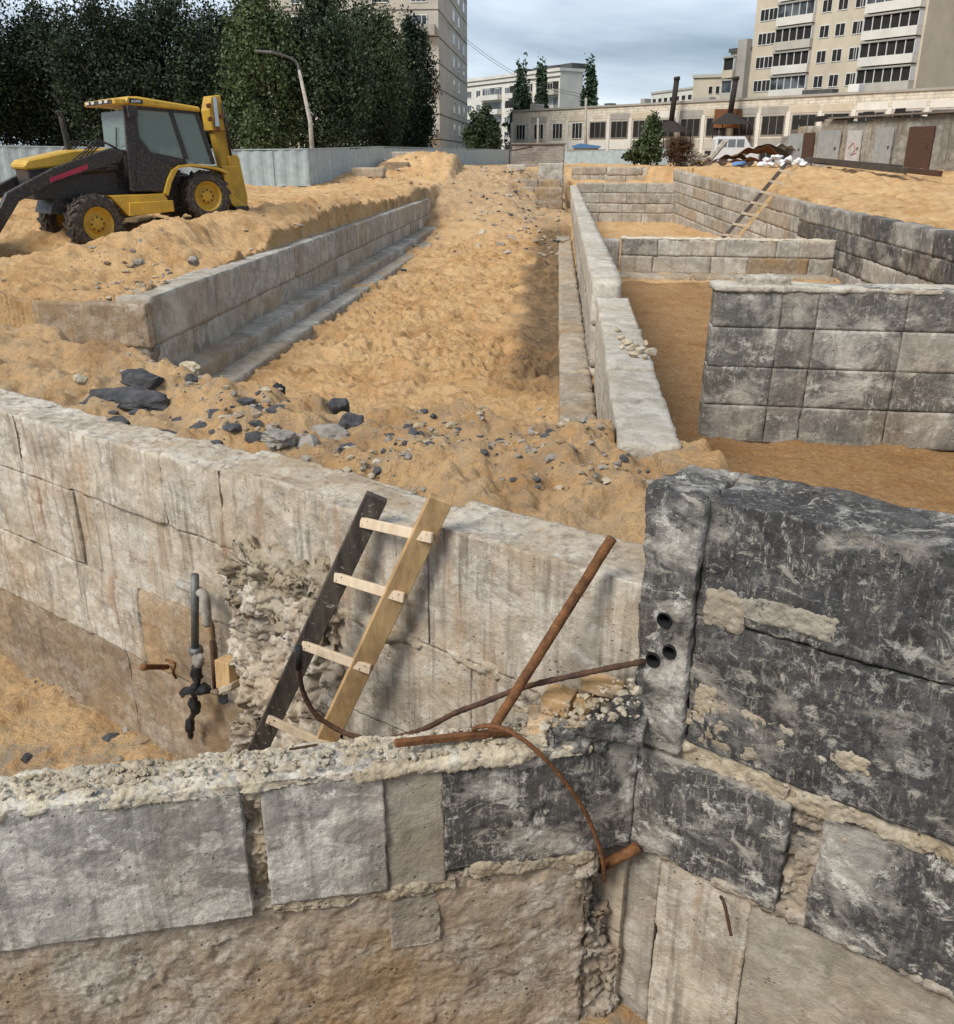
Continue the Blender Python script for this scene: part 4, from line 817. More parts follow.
q = MB(); q.ob(vz+VF*.02, VA*1.76, A(0, 0, vt[2]-vz[2]-.02), VF*.22); vis = q.build('visor', M['yellow'], bh, .02)
q = MB(); q.ob(vz+VF*.241+VA*.12+A(0, 0, .015), VA*1.5, A(0, 0, (vt[2]-vz[2])*.62), VF*.012); q.build('lamp_bar', M['black_paint'], vis)
for t in (.3, .62, 1.08, 1.4):
    q = MB(); q.ob(vz+VF*.254+VA*t+A(0, 0, .03), VA*.17, A(0, 0, (vt[2]-vz[2])*.45), VF*.02); q.build('work_lamp', M['lamp'], vis, .01)
pr('decal_plate', [(270, 163), (316, 170), (316, 184), (270, 180)], -.075, -.06, 'black_paint', bevel=0)
for x in (278, 286, 294, 302): pr('decal_mark', [(x, 170), (x+5, 171), (x+5, 179), (x, 178)], -.078, -.075, 'lamp', bevel=0)
pr('mirror', [(262, 190), (298, 190), (302, 228), (270, 232)], -.22, -.16, 'black_paint')
pr('mirror', [(262, 190), (298, 190), (302, 228), (270, 232)], 1.85, 1.9, 'black_paint')
pr('seat', [(350, 320), (375, 318), (382, 385), (420, 390), (420, 440), (330, 440), (330, 395), (352, 390)], .5, 1.05, 'seat', bevel=.03)
q = MB(); q.tube([Zc(305, 385, .78), Zc(320, 330, .78)], .03, 8); q.lathe(Zc(322, 326, .78), unit(Zc(322, 326, .78)-Zc(305, 385, .78)), [(.17, -.015), (.19, 0), (.17, .015), (.15, 0), (.17, -.015)], 20); q.build('steering_wheel', M['black_paint'], bh)
# rear fender
arc = [(386, 488), (398, 440), (412, 410), (436, 393), (480, 388), (530, 393), (575, 402), (604, 414)]
q = MB()
for (p_, n_) in zip(arc[:-1], arc[1:]):
    c4 = [Zc(*p_), Zc(*n_), Zc(n_[0]-(0 if n_[0] > 430 else -14), n_[1]+9), Zc(p_[0]-(0 if p_[0] > 430 else -14), p_[1]+9)]; q.prism([c-VA*.06 for c in c4], VA*.5)
q.build('fender', M['yellow'], bh, .006)
# hood, engine bay and loader arms in front
hf = Zc(270, 430, 0); g0 = lambda s, t, z: hf+VF*s+VA*t+A(0, 0, z-hf[2])
zt = Zc(270, 338, .45)[2]; zb = rc[2]+.05
q = MB(); q.prism([g0(.05, .4, zt+.02), g0(.9, .4, zt-.02), g0(1.75, .4, zt-.2), g0(1.85, .4, zt-.3), g0(1.8, .4, zt-.38), g0(.05, .4, zt-.2)], VA*.95); q.build('hood', M['yellow'], bh, .03)
q = MB(); q.prism([g0(.05, .44, zt-.2), g0(1.78, .44, zt-.36), g0(1.72, .44, zb-.05), g0(.05, .44, zb-.05)], VA*.86); q.build('engine_bay', M['black_paint'], bh, .02)
q = MB(); q.tube([g0(.75, 1.1, zt-.05), g0(.8, 1.1, zt+.62)], .055, 10); q.tube([g0(.8, 1.1, zt+.6), g0(.86, 1.1, zt+.7)], .045, 10); q.build('exhaust', M['black_paint'], bh)
for t in (.08, 1.5):
    q = MB(); q.prism([g0(-.05, t, zt-.02), g0(.25, t, zt+.02), g0(1.4, t, zt-.34), g0(2.3, t, zb+.1), g0(2.75, t, .42), g0(2.6, t, .34), g0(2.1, t, zb-.05), g0(1.3, t, zt-.56), g0(.1, t, zt-.24)], VA*.16); la = q.build('loader_arm', M['black_paint'], bh, .015)
    q = MB(); q.prism([g0(.75, t-.008, zt-.27), g0(1.5, t-.008, zt-.52), g0(1.5, t-.008, zt-.60), g0(.75, t-.008, zt-.36)], VA*.007); q.build('stripe', M['red'], la)
    q = MB(); q.tube([g0(.1, t+.25, zt-.35), g0(1.0, t+.25, zt-.42)], .06, 10); q.tube([g0(1., t+.25, zt-.42), g0(1.8, t+.25, zt-.6)], .035, 10, 1); q.build('lift_ram', [M['black_paint'], M['chrome']], la)
    q = MB()
    for k in range(4): q.tube(smooth_path([g0(.1, t+.05+.03*k, zt+.0), g0(.35+.05*k, t+.02, zt+.1+.02*k), g0(.6+.06*k, t+.04, zt-.05), g0(.7+.1*k, t+.05, zt-.2)], 5), .014, 6)
    q.build('hoses', M['black_paint'], la, smooth=True)
gz = float(terrain(np.array([g0(3, 0, 0)[0]]), np.array([g0(3, 0, 0)[1]]))[0])
q = MB(); prof = [(2.7, .95), (2.62, .5), (2.72, .18), (2.95, .06), (3.5, .04), (3.5, .0), (2.9, .0), (2.66, .14), (2.56, .5), (2.64, .97)]
q.prism([g0(s, -.1, gz+z) for s, z in prof], VA*2.0)
for t in (-.1, 1.86): q.prism([g0(s, t, gz+z) for s, z in ((2.64, .95), (2.6, .5), (2.7, .14), (2.95, .03), (3.45, .03))], VA*.04)
q.build('loader_bucket', M['yellow'], bh, .01)
# digging arm folded upright behind the cab
pr('kingpost', [(585, 395), (640, 395), (655, 520), (600, 505)], .55, 1.2, 'yellow')
bo = pr('boom', [(556, 272), (596, 268), (618, 350), (650, 430), (628, 470), (590, 420), (572, 350)], .78, 1.02, 'yellow', bevel=.02)
pr('boom_head', [(540, 205), (548, 156), (580, 153), (592, 205), (602, 276), (552, 276)], .70, 1.10, 'yellow', bo, bevel=.02)
pr('ram', [(556, 160), (568, 160), (580, 262), (562, 262)], .64, .70, 'chrome', bo)
q = MB(); q.tube([Zc(588, 190, .7), Zc(606, 300, .7), Zc(616, 360, .7)], .03, 8); q.tube([Zc(584, 180, .66), Zc(600, 250, .62), Zc(622, 340, .64)], .018, 6); q.build('hoses', M['black_paint'], bo, smooth=True)
for (x, y) in ((540, 190), (585, 225), (545, 235), (570, 270)):
    q = MB(); c = Zc(x, y, .66); q.lathe(c, -VA, [(0, .04), (.05, .04), (.05, -.02)], 12); q.build('pivot_pin', M['rust'], bo)
dp_ = pr('dipper', [(606, 362), (634, 356), (645, 365), (674, 500), (675, 530), (640, 532), (628, 480)], .72, 1.08, 'yellow', bevel=.02)
pr('plate', [(598, 440), (640, 430), (650, 470), (612, 480)], .6, .66, 'yellow', dp_)
pr('stabiliser', [(590, 420), (612, 418), (628, 500), (672, 530), (672, 542), (640, 542), (606, 512)], .08, .30, 'yellow')
pr('stabiliser', [(590, 420), (612, 418), (628, 500), (660, 540), (606, 540)], 1.5, 1.7, 'yellow')
pr('stabiliser_foot', [(636, 534), (678, 530), (680, 544), (636, 548)], .0, .42, 'black_paint')

# ------------------------------------------------------------------ hoarding, street lamp
M['fence'] = muddy('faded_blue_grey_sheet', (.36, .44, .46), .6, .35)
def hoarding(pts, label, step=2.5, h=1.75):
    t = thing('hoarding', label, 'fence', (*pts[0][:2], pts[0][2]))
    for (a, b) in zip(pts[:-1], pts[1:]):
        a = np.array(a); b = np.array(b); L = np.linalg.norm((b-a)[:2]); n = max(1, round(L/step)); u = (b-a)/n; d = unit(A(*u[:2], 0)); nn = A(d[1], -d[0], 0)
        for i in range(n):
            p = a+u*i; q = MB(); w = np.linalg.norm(u[:2]); k = int(w/.14); hh = h+rng.uniform(-.03, .05)
            P = [p+u*(j/k)+nn*(.018 if (j//2) % 2 else -.018) for j in range(k+1)]; V = P+[x+A(0, 0, hh) for x in P]; V += [x-nn*.006 for x in V]; m_ = k+1
            q.add(V, [(j, j+1, m_+j+1, m_+j) for j in range(k)]+[(2*m_+j+1, 2*m_+j, 3*m_+j, 3*m_+j+1) for j in range(k)]+[(m_+j, m_+j+1, 3*m_+j+1, 3*m_+j) for j in range(k)])
            q.build('sheet_panel', M['fence'], t)
            q = MB(); q.ob(p-d*.03-nn*.03, d*.06, nn*-.06, A(0, 0, hh+.05)); q.build('post', M['pipe'], t)
        q = MB(); q.ob(a+A(0, 0, h+.02)-nn*.03, (b-a), nn*.06, A(0, 0, .05)); q.build('rail', M['fence'], t)
hoarding([tuple(pY(-40, 186, 40)), tuple(pY(240, 187, 45)), tuple(pY(310, 186, 45.5)), tuple(pY(384, 176, 58))], 'blue grey sheet metal hoarding behind the backhoe under the dark trees', 2.2, 1.62)
hoarding([tuple(pY(384, 174, 62)), tuple(pY(512, 167, 100))], 'pale blue hoarding behind the far spoil heap below the apartment block', 3., 1.6)
hoarding([tuple(pY(562, 166, 98)), tuple(pY(668, 165, 92))], 'low pale blue hoarding right of the brick ruin before the workshop', 3., 1.35)
lp = pY(312, 153, 48.5); lt = pY(299, 70, 48.5); lz = .4
sl_ = thing('street_lamp', 'tall grey street lamp with a curved arm between the dark trees', 'lamp', (lp[0], 48.5, lz))
q = MB(); q.tube([A(lp[0]+.03, 48.5, lz-.3), A(lp[0]+.01, 48.5, lz+3), lt], [.13, .11, .075], 10); q.build('pole', M['conc'], sl_, smooth=True)
q = MB(); pth = smooth_path([lt, pY(297, 63, 48.5), pY(290, 58, 48.3), pY(279, 54, 47.8), pY(270, 52, 47.5)], 5); q.tube(pth, .055, 8); q.build('arm', M['pipe'], sl_, smooth=True)
q = MB(); a = pth[-1]; q.prism([a+A(.1, 0, .06), a+A(-.7, -.1, .1), a+A(-.75, -.1, 0), a+A(.1, 0, -.06)], (0, .22, 0)); q.build('lantern', M['pipe'], sl_, .02)

# ------------------------------------------------------------------ trees
def leafm(name, a, b):
    g = G(name, .65, .3); n = g.noise(.55, 4, .6); f = g.noise(9, 3, .6)
    c = g.mix(g.rng(n, .35, .65), a, b); c = g.mix(g.rng(f, .5, .75, 0, .5), c, tuple(v*1.7 for v in b)); g.b.inputs['Subsurface Weight'].default_value = 0
    c = g.mix(1., c, g.rng(g.oi, 0, 1, .65, 1.5), 'MULTIPLY')
    return g.col(c)
M['leaf'] = leafm('dark_foliage', (.016, .028, .014), (.034, .052, .022)); M['leaf2'] = leafm('mid_foliage', (.03, .048, .02), (.06, .08, .032)); M['leaf3'] = leafm('poplar_foliage', (.018, .036, .02), (.036, .062, .03))
M['bark'] = plain('bark', (.07, .055, .042), .95, .5, 8, bump=.8)
def crown(c, r, n, s, seed, clumps=60, top_narrow=.0):
    rs = np.random.RandomState(seed); c = np.array(c, float); r = np.array(r, float)
    cc = []
    while len(cc) < clumps:
        v = rs.uniform(-1, 1, 3); d = np.linalg.norm(v)
        if d < 1 and (d > .45 or rs.rand() < .3):
            k = 1-top_narrow*max(0, v[2]); cc.append(v*A(k, k, 1)*rs.uniform(.85, 1.08))
    cc = np.array(cc); wt = rs.uniform(.5, 1.5, clumps); wt /= wt.sum()
    ci = rs.choice(clumps, n, p=wt); cr_ = rs.uniform(.14, .30, clumps)
    P = cc[ci]+rs.normal(size=(n, 3))*cr_[ci][:, None]*A(.62, .62, .5)
    P = c+P*r
    a = rs.normal(size=(n, 3)); a /= np.linalg.norm(a, axis=1, keepdims=True); b = rs.normal(size=(n, 3)); b -= a*(a*b).sum(1, keepdims=True); b /= np.linalg.norm(b, axis=1, keepdims=True)
    sz = s*rs.uniform(.5, 1.3, (n, 1)); a *= sz; b *= sz*.6
    V = np.stack([P-a, P-b*.9, P+a, P+b], 1).reshape(-1, 3)
    return V, np.arange(4*n).reshape(n, 4)
def tree(px, base, top, hw, Y, n, s, mat, label, seed, narrow=.2, group=None, name='tree', cat='tree', low=.22, clumps=60):
    p = pY(px, base, Y); t = pY(px, top, Y); w = abs((pY(px+hw, base, Y)-p)[0]); z0 = float(terrain(np.array([p[0]]), np.array([Y]))[0]); H_ = t[2]-z0
    o = thing(name, label, cat, (p[0], Y, z0), group)
    zc = z0+H_*(low+1)/2; rz = H_*(1-low)/2
    rs = random.Random(seed); q = MB(); bx, by = p[0], Y
    q.tube([(bx, by, z0-.3), (bx+rs.uniform(-.1, .1), by, z0+H_*.3), (bx+rs.uniform(-.2, .2), by, z0+H_*.62), (bx+rs.uniform(-.3, .3), by, z0+H_*.92)], [H_*.02, H_*.016, H_*.009, H_*.002], 8)
    for k in range(9):
        zz = z0+H_*rs.uniform(.2, .7); aa = rs.uniform(0, 6.28); l = w*rs.uniform(.5, .9)
        q.tube([(bx, by, zz), (bx+math.cos(aa)*l*.5, by+math.sin(aa)*l*.5, zz+H_*.08), (bx+math.cos(aa)*l, by+math.sin(aa)*l, zz+H_*.18)], [H_*.008, H_*.005, H_*.0015], 5)
    q.build('trunk', M['bark'], o, smooth=True)
    v, f = crown((bx, by, zc), (w, w*.85, rz), n, s, seed, clumps, narrow); mesh('crown', v, f, M[mat], o, False)
    return o
T = [(-70, 20, 62, 60, 'leaf', 'dark bushy tree beyond the left edge of the backhoe'), (-5, 30, 55, 64, 'leaf', 'dark tree directly behind the front of the backhoe'), (62, 44, 44, 66, 'leaf', 'dark tree rising above the cab roof of the backhoe'), (118, 38, 44, 63, 'leaf', 'broad dark tree behind the middle of the backhoe roof'), (178, 30, 46, 65, 'leaf', 'dark tree left of the folded digging arm'), (226, 46, 34, 70, 'leaf', 'deep dark tree just right of the folded digging arm'), (268, 36, 34, 63, 'leaf2', 'lighter green tree left of the street lamp pole'), (332, 30, 42, 65, 'leaf', 'large tree right of the street lamp pole'), (372, 42, 36, 72, 'leaf2', 'mid green tree between the large lamp side tree and the dark poplar')]
for i, (px, top, hw, Y, mt, lb) in enumerate(T): tree(px, 152, top-34-(i*37 % 14), hw+5, Y, 34000, .125, mt, lb, 100+i, .15+.05*(i % 3), 'trees behind the hoarding', low=.04, clumps=170)
tree(414, 152, 22, 25, 78, 26000, .13, 'leaf3', 'dense tapering dark tree against the left face of the apartment block', 120, .45, None, low=.02, clumps=90)
tree(400, 152, 100, 18, 84, 6000, .18, 'leaf', 'low dark tree at the foot of the tapering tree', 121, .2, None, low=.02)
tree(483, 152, 108, 17, 108, 9000, .22, 'leaf', 'rounded dark bushy tree right of the near apartment block', 122, .2, None, low=.02)
tree(520, 152, 62, 8, 160, 6000, .3, 'leaf3', 'slim poplar, left of the close pair before the balconied block', 123, .3, None, low=.0, clumps=110)
tree(540, 152, 64, 7, 160, 6000, .3, 'leaf3', 'slim poplar, right of the close pair before the balconied block', 124, .3, None, low=.0, clumps=110)
tree(530, 152, 100, 20, 150, 2600, .42, 'leaf2', 'low green tree at the foot of the poplar pair', 126, .2, None, low=.1)
tree(587, 152, 65, 9, 160, 6000, .3, 'leaf3', 'lone dark poplar standing above the workshop roof', 125, .3, None, low=.0, clumps=110)
tree(651, 163, 114, 11, 88, 3500, .16, 'leaf2', 'small green tree growing before the left chimney hood', 127, .5, None, low=.05)
tree(640, 165, 140, 14, 90, 1500, .22, 'leaf2', 'low green bush at the end of the low pale hoarding', 128, .2, None, name='bush', cat='bush', low=.0)
M['roots'] = plain('dry_brown_roots', (.085, .045, .025), .95, .6, 5, bump=.5)
q0 = pY(677, 166, 64); rb = thing('root_ball', 'upturned brown root ball lying at the edge of the sand plateau', 'stump', (q0[0], 64, q0[2]))
v, f = rock(q0+A(0, 0, .9), (.7, .55, .75), 8, 4, .9); mesh('soil_clump', v, f, M['roots'], rb)
v, f = crown(q0+A(.05, 0, .85), (.9, .7, .95), 2600, .08, 9, 60); mesh('roots', v, f, M['roots'], rb, False)

# ------------------------------------------------------------------ buildings
M['panel'] = plain('grey_beige_panels', (.44, .41, .35), .9, .18, .5); M['panel_w'] = plain('off_white_panels', (.63, .60, .54), .9, .15, .4); M['panel_y'] = plain('sandy_panels', (.52, .45, .34), .9, .15, .4); M['panel_g'] = plain('grey_panels', (.33, .31, .275), .9, .2, .4)
M['seam'] = plain('dark_panel_seam', (.11, .10, .09), .95, .3, 2); M['frame_w'] = plain('white_window_frame', (.62, .62, .6), .6, .1); M['frame_g'] = plain('grey_window_frame', (.22, .21, .2), .8, .2)
g = G('window_glass', .08, .5); n = g.noise(.45, 2, .5); M['pane'] = g.col(g.mix(g.rng(n, .42, .58), (.03, .035, .04), (.13, .145, .155)))
M['open'] = plain('dark_opening', (.022, .02, .018), .95, .5, .6); M['roof'] = plain('roof_felt', (.07, .07, .07), .9, .3, 1)
_wc = {}
def window(parent, P, u, n, w, h, key, mats=('frame_w', 'pane'), muls=1):
    """frame bars round a recessed pane; P = lower left corner on the wall face"""
    k = (parent.name, key)
    if k not in _wc:
        q = MB(); t = .09 if w < 3 else .12
        for (a, b, c, d) in [(0, 0, w, t), (0, h-t, w, t), (0, t, t, h-2*t), (w-t, t, t, h-2*t)]+[(w*(i+1)/(muls+1)-t*.35, t, t*.7, h-2*t) for i in range(muls)]:
            q.ob(P+u*a+A(0, 0, b)-n*.02, u*c, n*.10, A(0, 0, d))
        o = q.build('window', M[mats[0]], parent); q = MB(); q.ob(P+u*t*.8+A(0, 0, t*.8)-n*.01, u*(w-t*1.6), n*.05, A(0, 0, h-t*1.6)); pn = q.build('pane', M[mats[1]], o); _wc[k] = (o, np.array(P)); return o
    o, P0 = _wc[k]; c = copy_tree(o, parent); c.location = tuple(np.array(o.location)+(P-P0)); return c
def body(parent, p0, p1, depth, z0, z1, mat, name='wall'):
    u = unit(A(*(p1-p0)[:2], 0)); n = A(u[1], -u[0], 0); q = MB(); q.ob(A(p0[0], p0[1], z0), u*np.linalg.norm((p1-p0)[:2]), -n*depth, A(0, 0, z1-z0)); return q.build(name, M[mat], parent), u, n
def ztop(px, py, p): return float(pp(px, py, p[:2], (p+A(1, .001, 0))[:2])[2])

# near nine storey block
c0 = pY(440, 150, 110); c1 = pY(467.5, 150, 144); ab = thing('apartment_block', 'tall grey beige panel apartment block behind the dark tapering tree', 'building', (c0[0], c0[1], .8))
u = unit(A(*(c1-c0)[:2], 0)); L = np.linalg.norm((c1-c0)[:2]); n = A(u[1], -u[0], 0); FH = 2.6; NF = 10
q = MB(); q.ob(A(c0[0], c0[1], .5), u*L, -n*20, A(0, 0, FH*NF+1)); q.build('wall', M['panel'], ab)
v_ = -n
for i in range(1, NF):
    q = MB(); z = .8+FH*i; q.ob(A(*c0[:2], z)-u*.01+n*.0, u*L, n*.03, A(0, 0, .12)); q.ob(A(*c0[:2], z)-u*.03, -n*20, u*.03, A(0, 0, .12)); q.build('panel_seam', M['seam'], ab)
for i in range(NF):
    z = .8+FH*i+.75
    for s in (.42, .60, .80) if i % 3 else (.42, .60): window(ab, A(*c0[:2], z)+u*L*s, u, n, L*.085, 1.4, 'r', muls=0)
    for s in (1.2, 5.5, 10, 14.5): window(ab, A(*c0[:2], z)+v_*s+v_*1.8, -v_, -u, 1.8, 1.45, 'l', muls=2)
for i in range(1, NF, 2):
    q = MB(); q.ob(A(*c0[:2], .8+FH*i+.1)+v_*.3-u*.9, v_*2.6, u*.9, A(0, 0, 1.1)); q.build('balcony', M['panel_g'], ab, .02)
    q = MB(); q.ob(A(*c0[:2], .8+FH*(i)-.2)+v_*12-u*.9, v_*3, u*.9, A(0, 0, 1.1)); q.build('balcony', M['panel_w'], ab, .02)

# long white block with balcony bands
c0 = pY(466, 150, 235); c1 = pY(558, 150, 205); lb = thing('apartment_block', 'long white apartment block with stacked balcony bands behind the poplar pair', 'building', (c0[0], c0[1], .8))
L = np.linalg.norm((c1-c0)[:2]); top = float(pY(515, 77, 220)[2])
_, u, n = body(lb, c0, c1, 6, .5, top, 'panel_w'); FH = 3.0; NF = int((top-1)/FH)
q = MB(); q.ob(A(*c0[:2], top)+n*.3-u*.2, u*(L+.4), -n*6.6, A(0, 0, .6)); q.build('roof', M['panel_w'], lb)
q = MB(); q.ob(A(*c0[:2], top-1.2)+n*.05, u*L, -n*.04, A(0, 0, .35)); q.build('panel_seam', M['seam'], lb)
for (s, w) in ((.35, 5), (.55, 9), (.82, 4)):
    q = MB(); q.ob(A(*c0[:2], top+.6)+u*L*s-n*5, u*w, -n*4, A(0, 0, 1.3)); q.build('lift_housing', M['roof'], lb)
for i in range(NF):
    z = top-1.4-FH*(i+1)
    for k in range(9):
        s = L*(.02+k*.108)
        if k in (2, 3, 6) and i % 2: continue
        window(lb, A(*c0[:2], z+.9)+u*s, u, n, 1.9, 1.5, 'w', muls=1)
    for (s0, s1) in ((.20, .42), (.50, .74), (.83, .99)):
        q = MB(); q.ob(A(*c0[:2], z)+u*L*s0, u*L*(s1-s0), n*1.3, A(0, 0, 1.05)); q.build('balcony', M[rng.choice(['panel_w', 'panel_w', 'panel'])], lb)
        q = MB(); q.ob(A(*c0[:2], z+1.06)+u*(L*s0+.1), u*(L*(s1-s0)-.2), n*rng.choice([.06, 1.15]), A(0, 0, 1.5)); q.build('balcony_glazing', M[rng.choice(['open', 'pane', 'pane'])], lb)
ew = pY(561, 150, 212); ew2 = pY(575, 150, 214); t2 = float(pY(567, 87, 213)[2]); wb_ = thing('annex_block', 'plain cream end block beside the long white balcony block', 'building', (ew[0], ew[1], .8)); body(wb_, ew, ew2, 14, .5, t2, 'panel_w')
q = MB(); q.ob(A(ew[0]-.1, ew[1]-.3, t2), A(ew2[0]-ew[0]+.2, 0, 0), A(0, 14.5, 0), A(0, 0, .5)); q.build('roof', M['panel_y'], wb_)

# tall block on the right
c0 = pY(722, 150, 145); c1 = pY(905, 150, 122); tb = thing('apartment_block', 'tall sandy apartment block with glazed balconies above the workshop roof', 'building', (c0[0], c0[1], .8))
L = np.linalg.norm((c1-c0)[:2]); top = float(pY(750, -18, 142)[2]); topw = float(pY(730, 52, 144)[2]); u = unit(A(*(c1-c0)[:2], 0)); n = A(u[1], -u[0], 0)
body(tb, c0+u*L*.13, c1, 14, .5, top, 'panel_y'); body(tb, c0, c0+u*L*.129, 13, .5, topw, 'panel_g'); FH = 2.9; NF = int(top/FH)
q = MB(); q.ob(A(*c0[:2], topw)+n*.3-u*.2, u*L*.128, -n*13, A(0, 0, .5)); q.build('roof', M['roof'], tb)
q = MB(); q.ob(A(*c0[:2], top)+n*.4+u*L*.125, u*(L*.875+.6), -n*14.6, A(0, 0, .7)); q.build('roof', M['panel_g'], tb)
q = MB(); q.ob(A(*c0[:2], .6)+u*L*.07, u*L*.055, n*1.0, A(0, 0, topw+.8)); q.build('stair_shaft', M['panel_g'], tb)
for i in range(max(0, NF-9), NF):
    z = top-FH*(NF-i)
    for s in (.16, .21, .50, .58, .665, .70): window(tb, A(*c0[:2], z+.9)+u*L*s, u, n, 1.5, 1.5, 'w', ('frame_w', 'open'), 1)
    for (s0, s1, d) in ((.0, .066, 1.2), (.27, .47, .3), (.74, .99, .8)):
        if s0 == 0. and z+2.6 > topw: continue
        b_ = MB(); b_.ob(A(*c0[:2], z)+u*L*s0, u*L*(s1-s0), n*(d+.3), A(0, 0, 1.0)); bo_ = b_.build('balcony', M[rng.choice(['panel_w', 'panel_y', 'panel'])], tb)
        b_ = MB(); wd = L*(s1-s0)
        b_.ob(A(*c0[:2], z+1.0)+u*(L*s0+.05), u*(wd-.1), n*(d+.1), A(0, 0, 1.5)); b_.build('balcony_glazing', M[rng.choice(['pane', 'pane', 'open'])], tb)
        b_ = MB(); k = int(wd/1.1)
        for j in range(k+1): b_.ob(A(*c0[:2], z+1.0)+u*(L*s0+j*(wd-.08)/k), u*.1, n*(d+.2), A(0, 0, 1.52))
        b_.build('mullions', M['frame_w'], bo_)
        b_ = MB(); b_.ob(A(*c0[:2], z+2.52)+u*L*s0, u*wd, n*(d+.35), A(0, 0, .2)); b_.build('slab_edge', M['panel_g'], bo_)
# lower blocks further off between
for (x0, x1, ty, Y, mt, lb_, nn_) in ((688, 724, 78, 200, 'panel_y', 'cream apartment block with dark loggias left of the tall sandy block', 5), (648, 690, 92, 330, 'panel_w', 'far white apartment block fading behind the left chimney', 7)):
    a = pY(x0, 150, Y+(12 if x0 < 650 else 0)); b = pY(x1, 150, Y-(16 if x0 < 650 else 2)); o = thing('apartment_block', lb_, 'building', (a[0], a[1], .8)); t = float(pY((x0+x1)/2, ty, Y)[2]); w_, u, n = body(o, a, b, 12, .5, t, mt); L = np.linalg.norm((b-a)[:2])
    q = MB(); q.ob(A(*a[:2], t)+n*.3-u*.2, u*(L+.4), -n*12.5, A(0, 0, .6)); q.build('roof', M['panel'], o)
    for i in range(5):
        z = t-1-2.9*(i+1)+.9
        for k in range(nn_):
            if nn_ == 5 and k < 2: continue
            window(o, A(*a[:2], z)+u*L*(.04+k*.96/nn_), u, n, L*.6/nn_, 1.5, 'w', ('panel_w', 'open'), 0)

M['rust_black'] = plain('sooty_steel', (.03, .024, .021), .85, .4, 8, bump=.3)
# two storey workshop
c0 = pY(512, 150, 134); c1 = pY(960, 150, 90.5); ws = thing('workshop', 'long two storey workshop with rows of dark broken windows behind the pit', 'building', (c0[0], c0[1], .8))
L = np.linalg.norm((c1-c0)[:2]); u = unit(A(*(c1-c0)[:2], 0)); n = A(u[1], -u[0], 0); top = float(pY(512, 112, 134)[2])
q = MB(); q.ob(A(*c0[:2], .5), u*L, -n*14, A(0, 0, top-.5)); q.build('wall', brickmat('pale_glazed_brick', (.68, .62, .51), (.6, .54, .44), (.42, .38, .32), 4.), ws)
q = MB(); q.ob(A(*c0[:2], top)+n*.15-u*.1, u*(L+.2), -n*14.3, A(0, 0, .22)); q.build('roof', M['panel_g'], ws)
top_ws, u_ws, n_ws = top, u, n
nb_ = int(L/3.55); stp = L/nb_; zw = top-3.55
for i in range(nb_):
    s = i*stp
    q = MB(); q.ob(A(*c0[:2], .6)+u*(s-.22), u*.44, n*.12, A(0, 0, top-1.9)); q.build('pier', M['panel_w'], ws)
    wide = i > 3; w = 2.75 if wide else 1.9
    sx = s+(stp-w)/2
    window(ws, A(*c0[:2], zw)+u*sx, u, n, w, 1.95, 'wide' if wide else 'narrow', ('frame_w' if not wide else 'frame_g', 'open'), 2)
    q = MB(); q.ob(A(*c0[:2], zw-1.25)+u*(s+.3), u*(stp-.6), n*.06, A(0, 0, 1.0)); q.build('spandrel', M[rng.choice(['panel_w', 'panel_w', 'panel', 'panel_g'])], ws)
    if i % 2 or i > 5: q = MB(); q.ob(A(*c0[:2], zw-1.2+2.0+1.3)+u*(s+.2), u*(stp-.4), n*.05, A(0, 0, .7)); q.build('parapet_panel', M[rng.choice(['panel_g', 'panel_w', 'panel_y'])], ws)
    window(ws, A(*c0[:2], 1.0)+u*(s+.5), u, n, stp-1., 1.3, 'low', ('frame_g', 'open'), 2)
c_ws = np.array(c0)
def Kp(px, py, d): o = c_ws+n_ws*d; return pp(px, py, o[:2], (o+u_ws)[:2])
for (x0, y0, x1, y1, hx, hy, hw, lbl) in ((677, 78, 671, 121, 672, 132, 15, 'dark chimney pipe on a black pyramid hood before the workshop, left one'), (736, 78, 730, 113, 731, 124, 15, 'dark leaning chimney pipe with a rusty hood on the workshop, right one')):
    ch = thing('chimney', lbl, 'chimney', Kp(hx, hy+14, 1.6)); q = MB(); q.tube([Kp(x0, y0, 1.6), Kp(x1, y1+2, 1.6)], .30, 12); q.build('flue', M['rust_black'], ch, smooth=True)
    q = MB(); q.tube([Kp(x0-.1, y0-1, 1.6), Kp(x0, y0+2, 1.6)], .36, 12); q.build('cowl', M['rust_black'], ch, smooth=True)
    q = MB(); a = Kp(x1, y1, 1.6); b = [Kp(hx-hw, hy, 1.6)-n*1., Kp(hx+hw, hy, 1.6)-n*1., Kp(hx+hw, hy, 1.6)+n*1., Kp(hx-hw, hy, 1.6)+n*1.]; tt = [a+u*e_*.3+n*f_*.3 for e_, f_ in ((-1, -1), (1, -1), (1, 1), (-1, 1))]
    q.add(b+tt, [(0, 1, 5, 4), (1, 2, 6, 5), (2, 3, 7, 6), (3, 0, 4, 7), (0, 3, 2, 1)]); q.build('hood', M['rust_black'], ch)
    for e_ in (-1, 1):
        for f_ in (-1, 1): q = MB(); q.tube([Kp(hx+e_*hw*.9, hy, 1.6)-n*f_*.9, Kp(hx+e_*hw*.9, hy+18, 1.6)-n*f_*.9], .06, 6); q.build('leg', M['rust_black'], ch)
q = MB(); a = Kp(715, 112, .2); b = Kp(742, 112, .2); q.ob(a-A(0, 0, 1.6), b-a, n*.08, A(0, 0, 1.9)); tag(q.build('rusty_sheet', M['rust'], None, base=a), 'rust brown sheet hung on the workshop wall behind the right chimney', 'sheet')

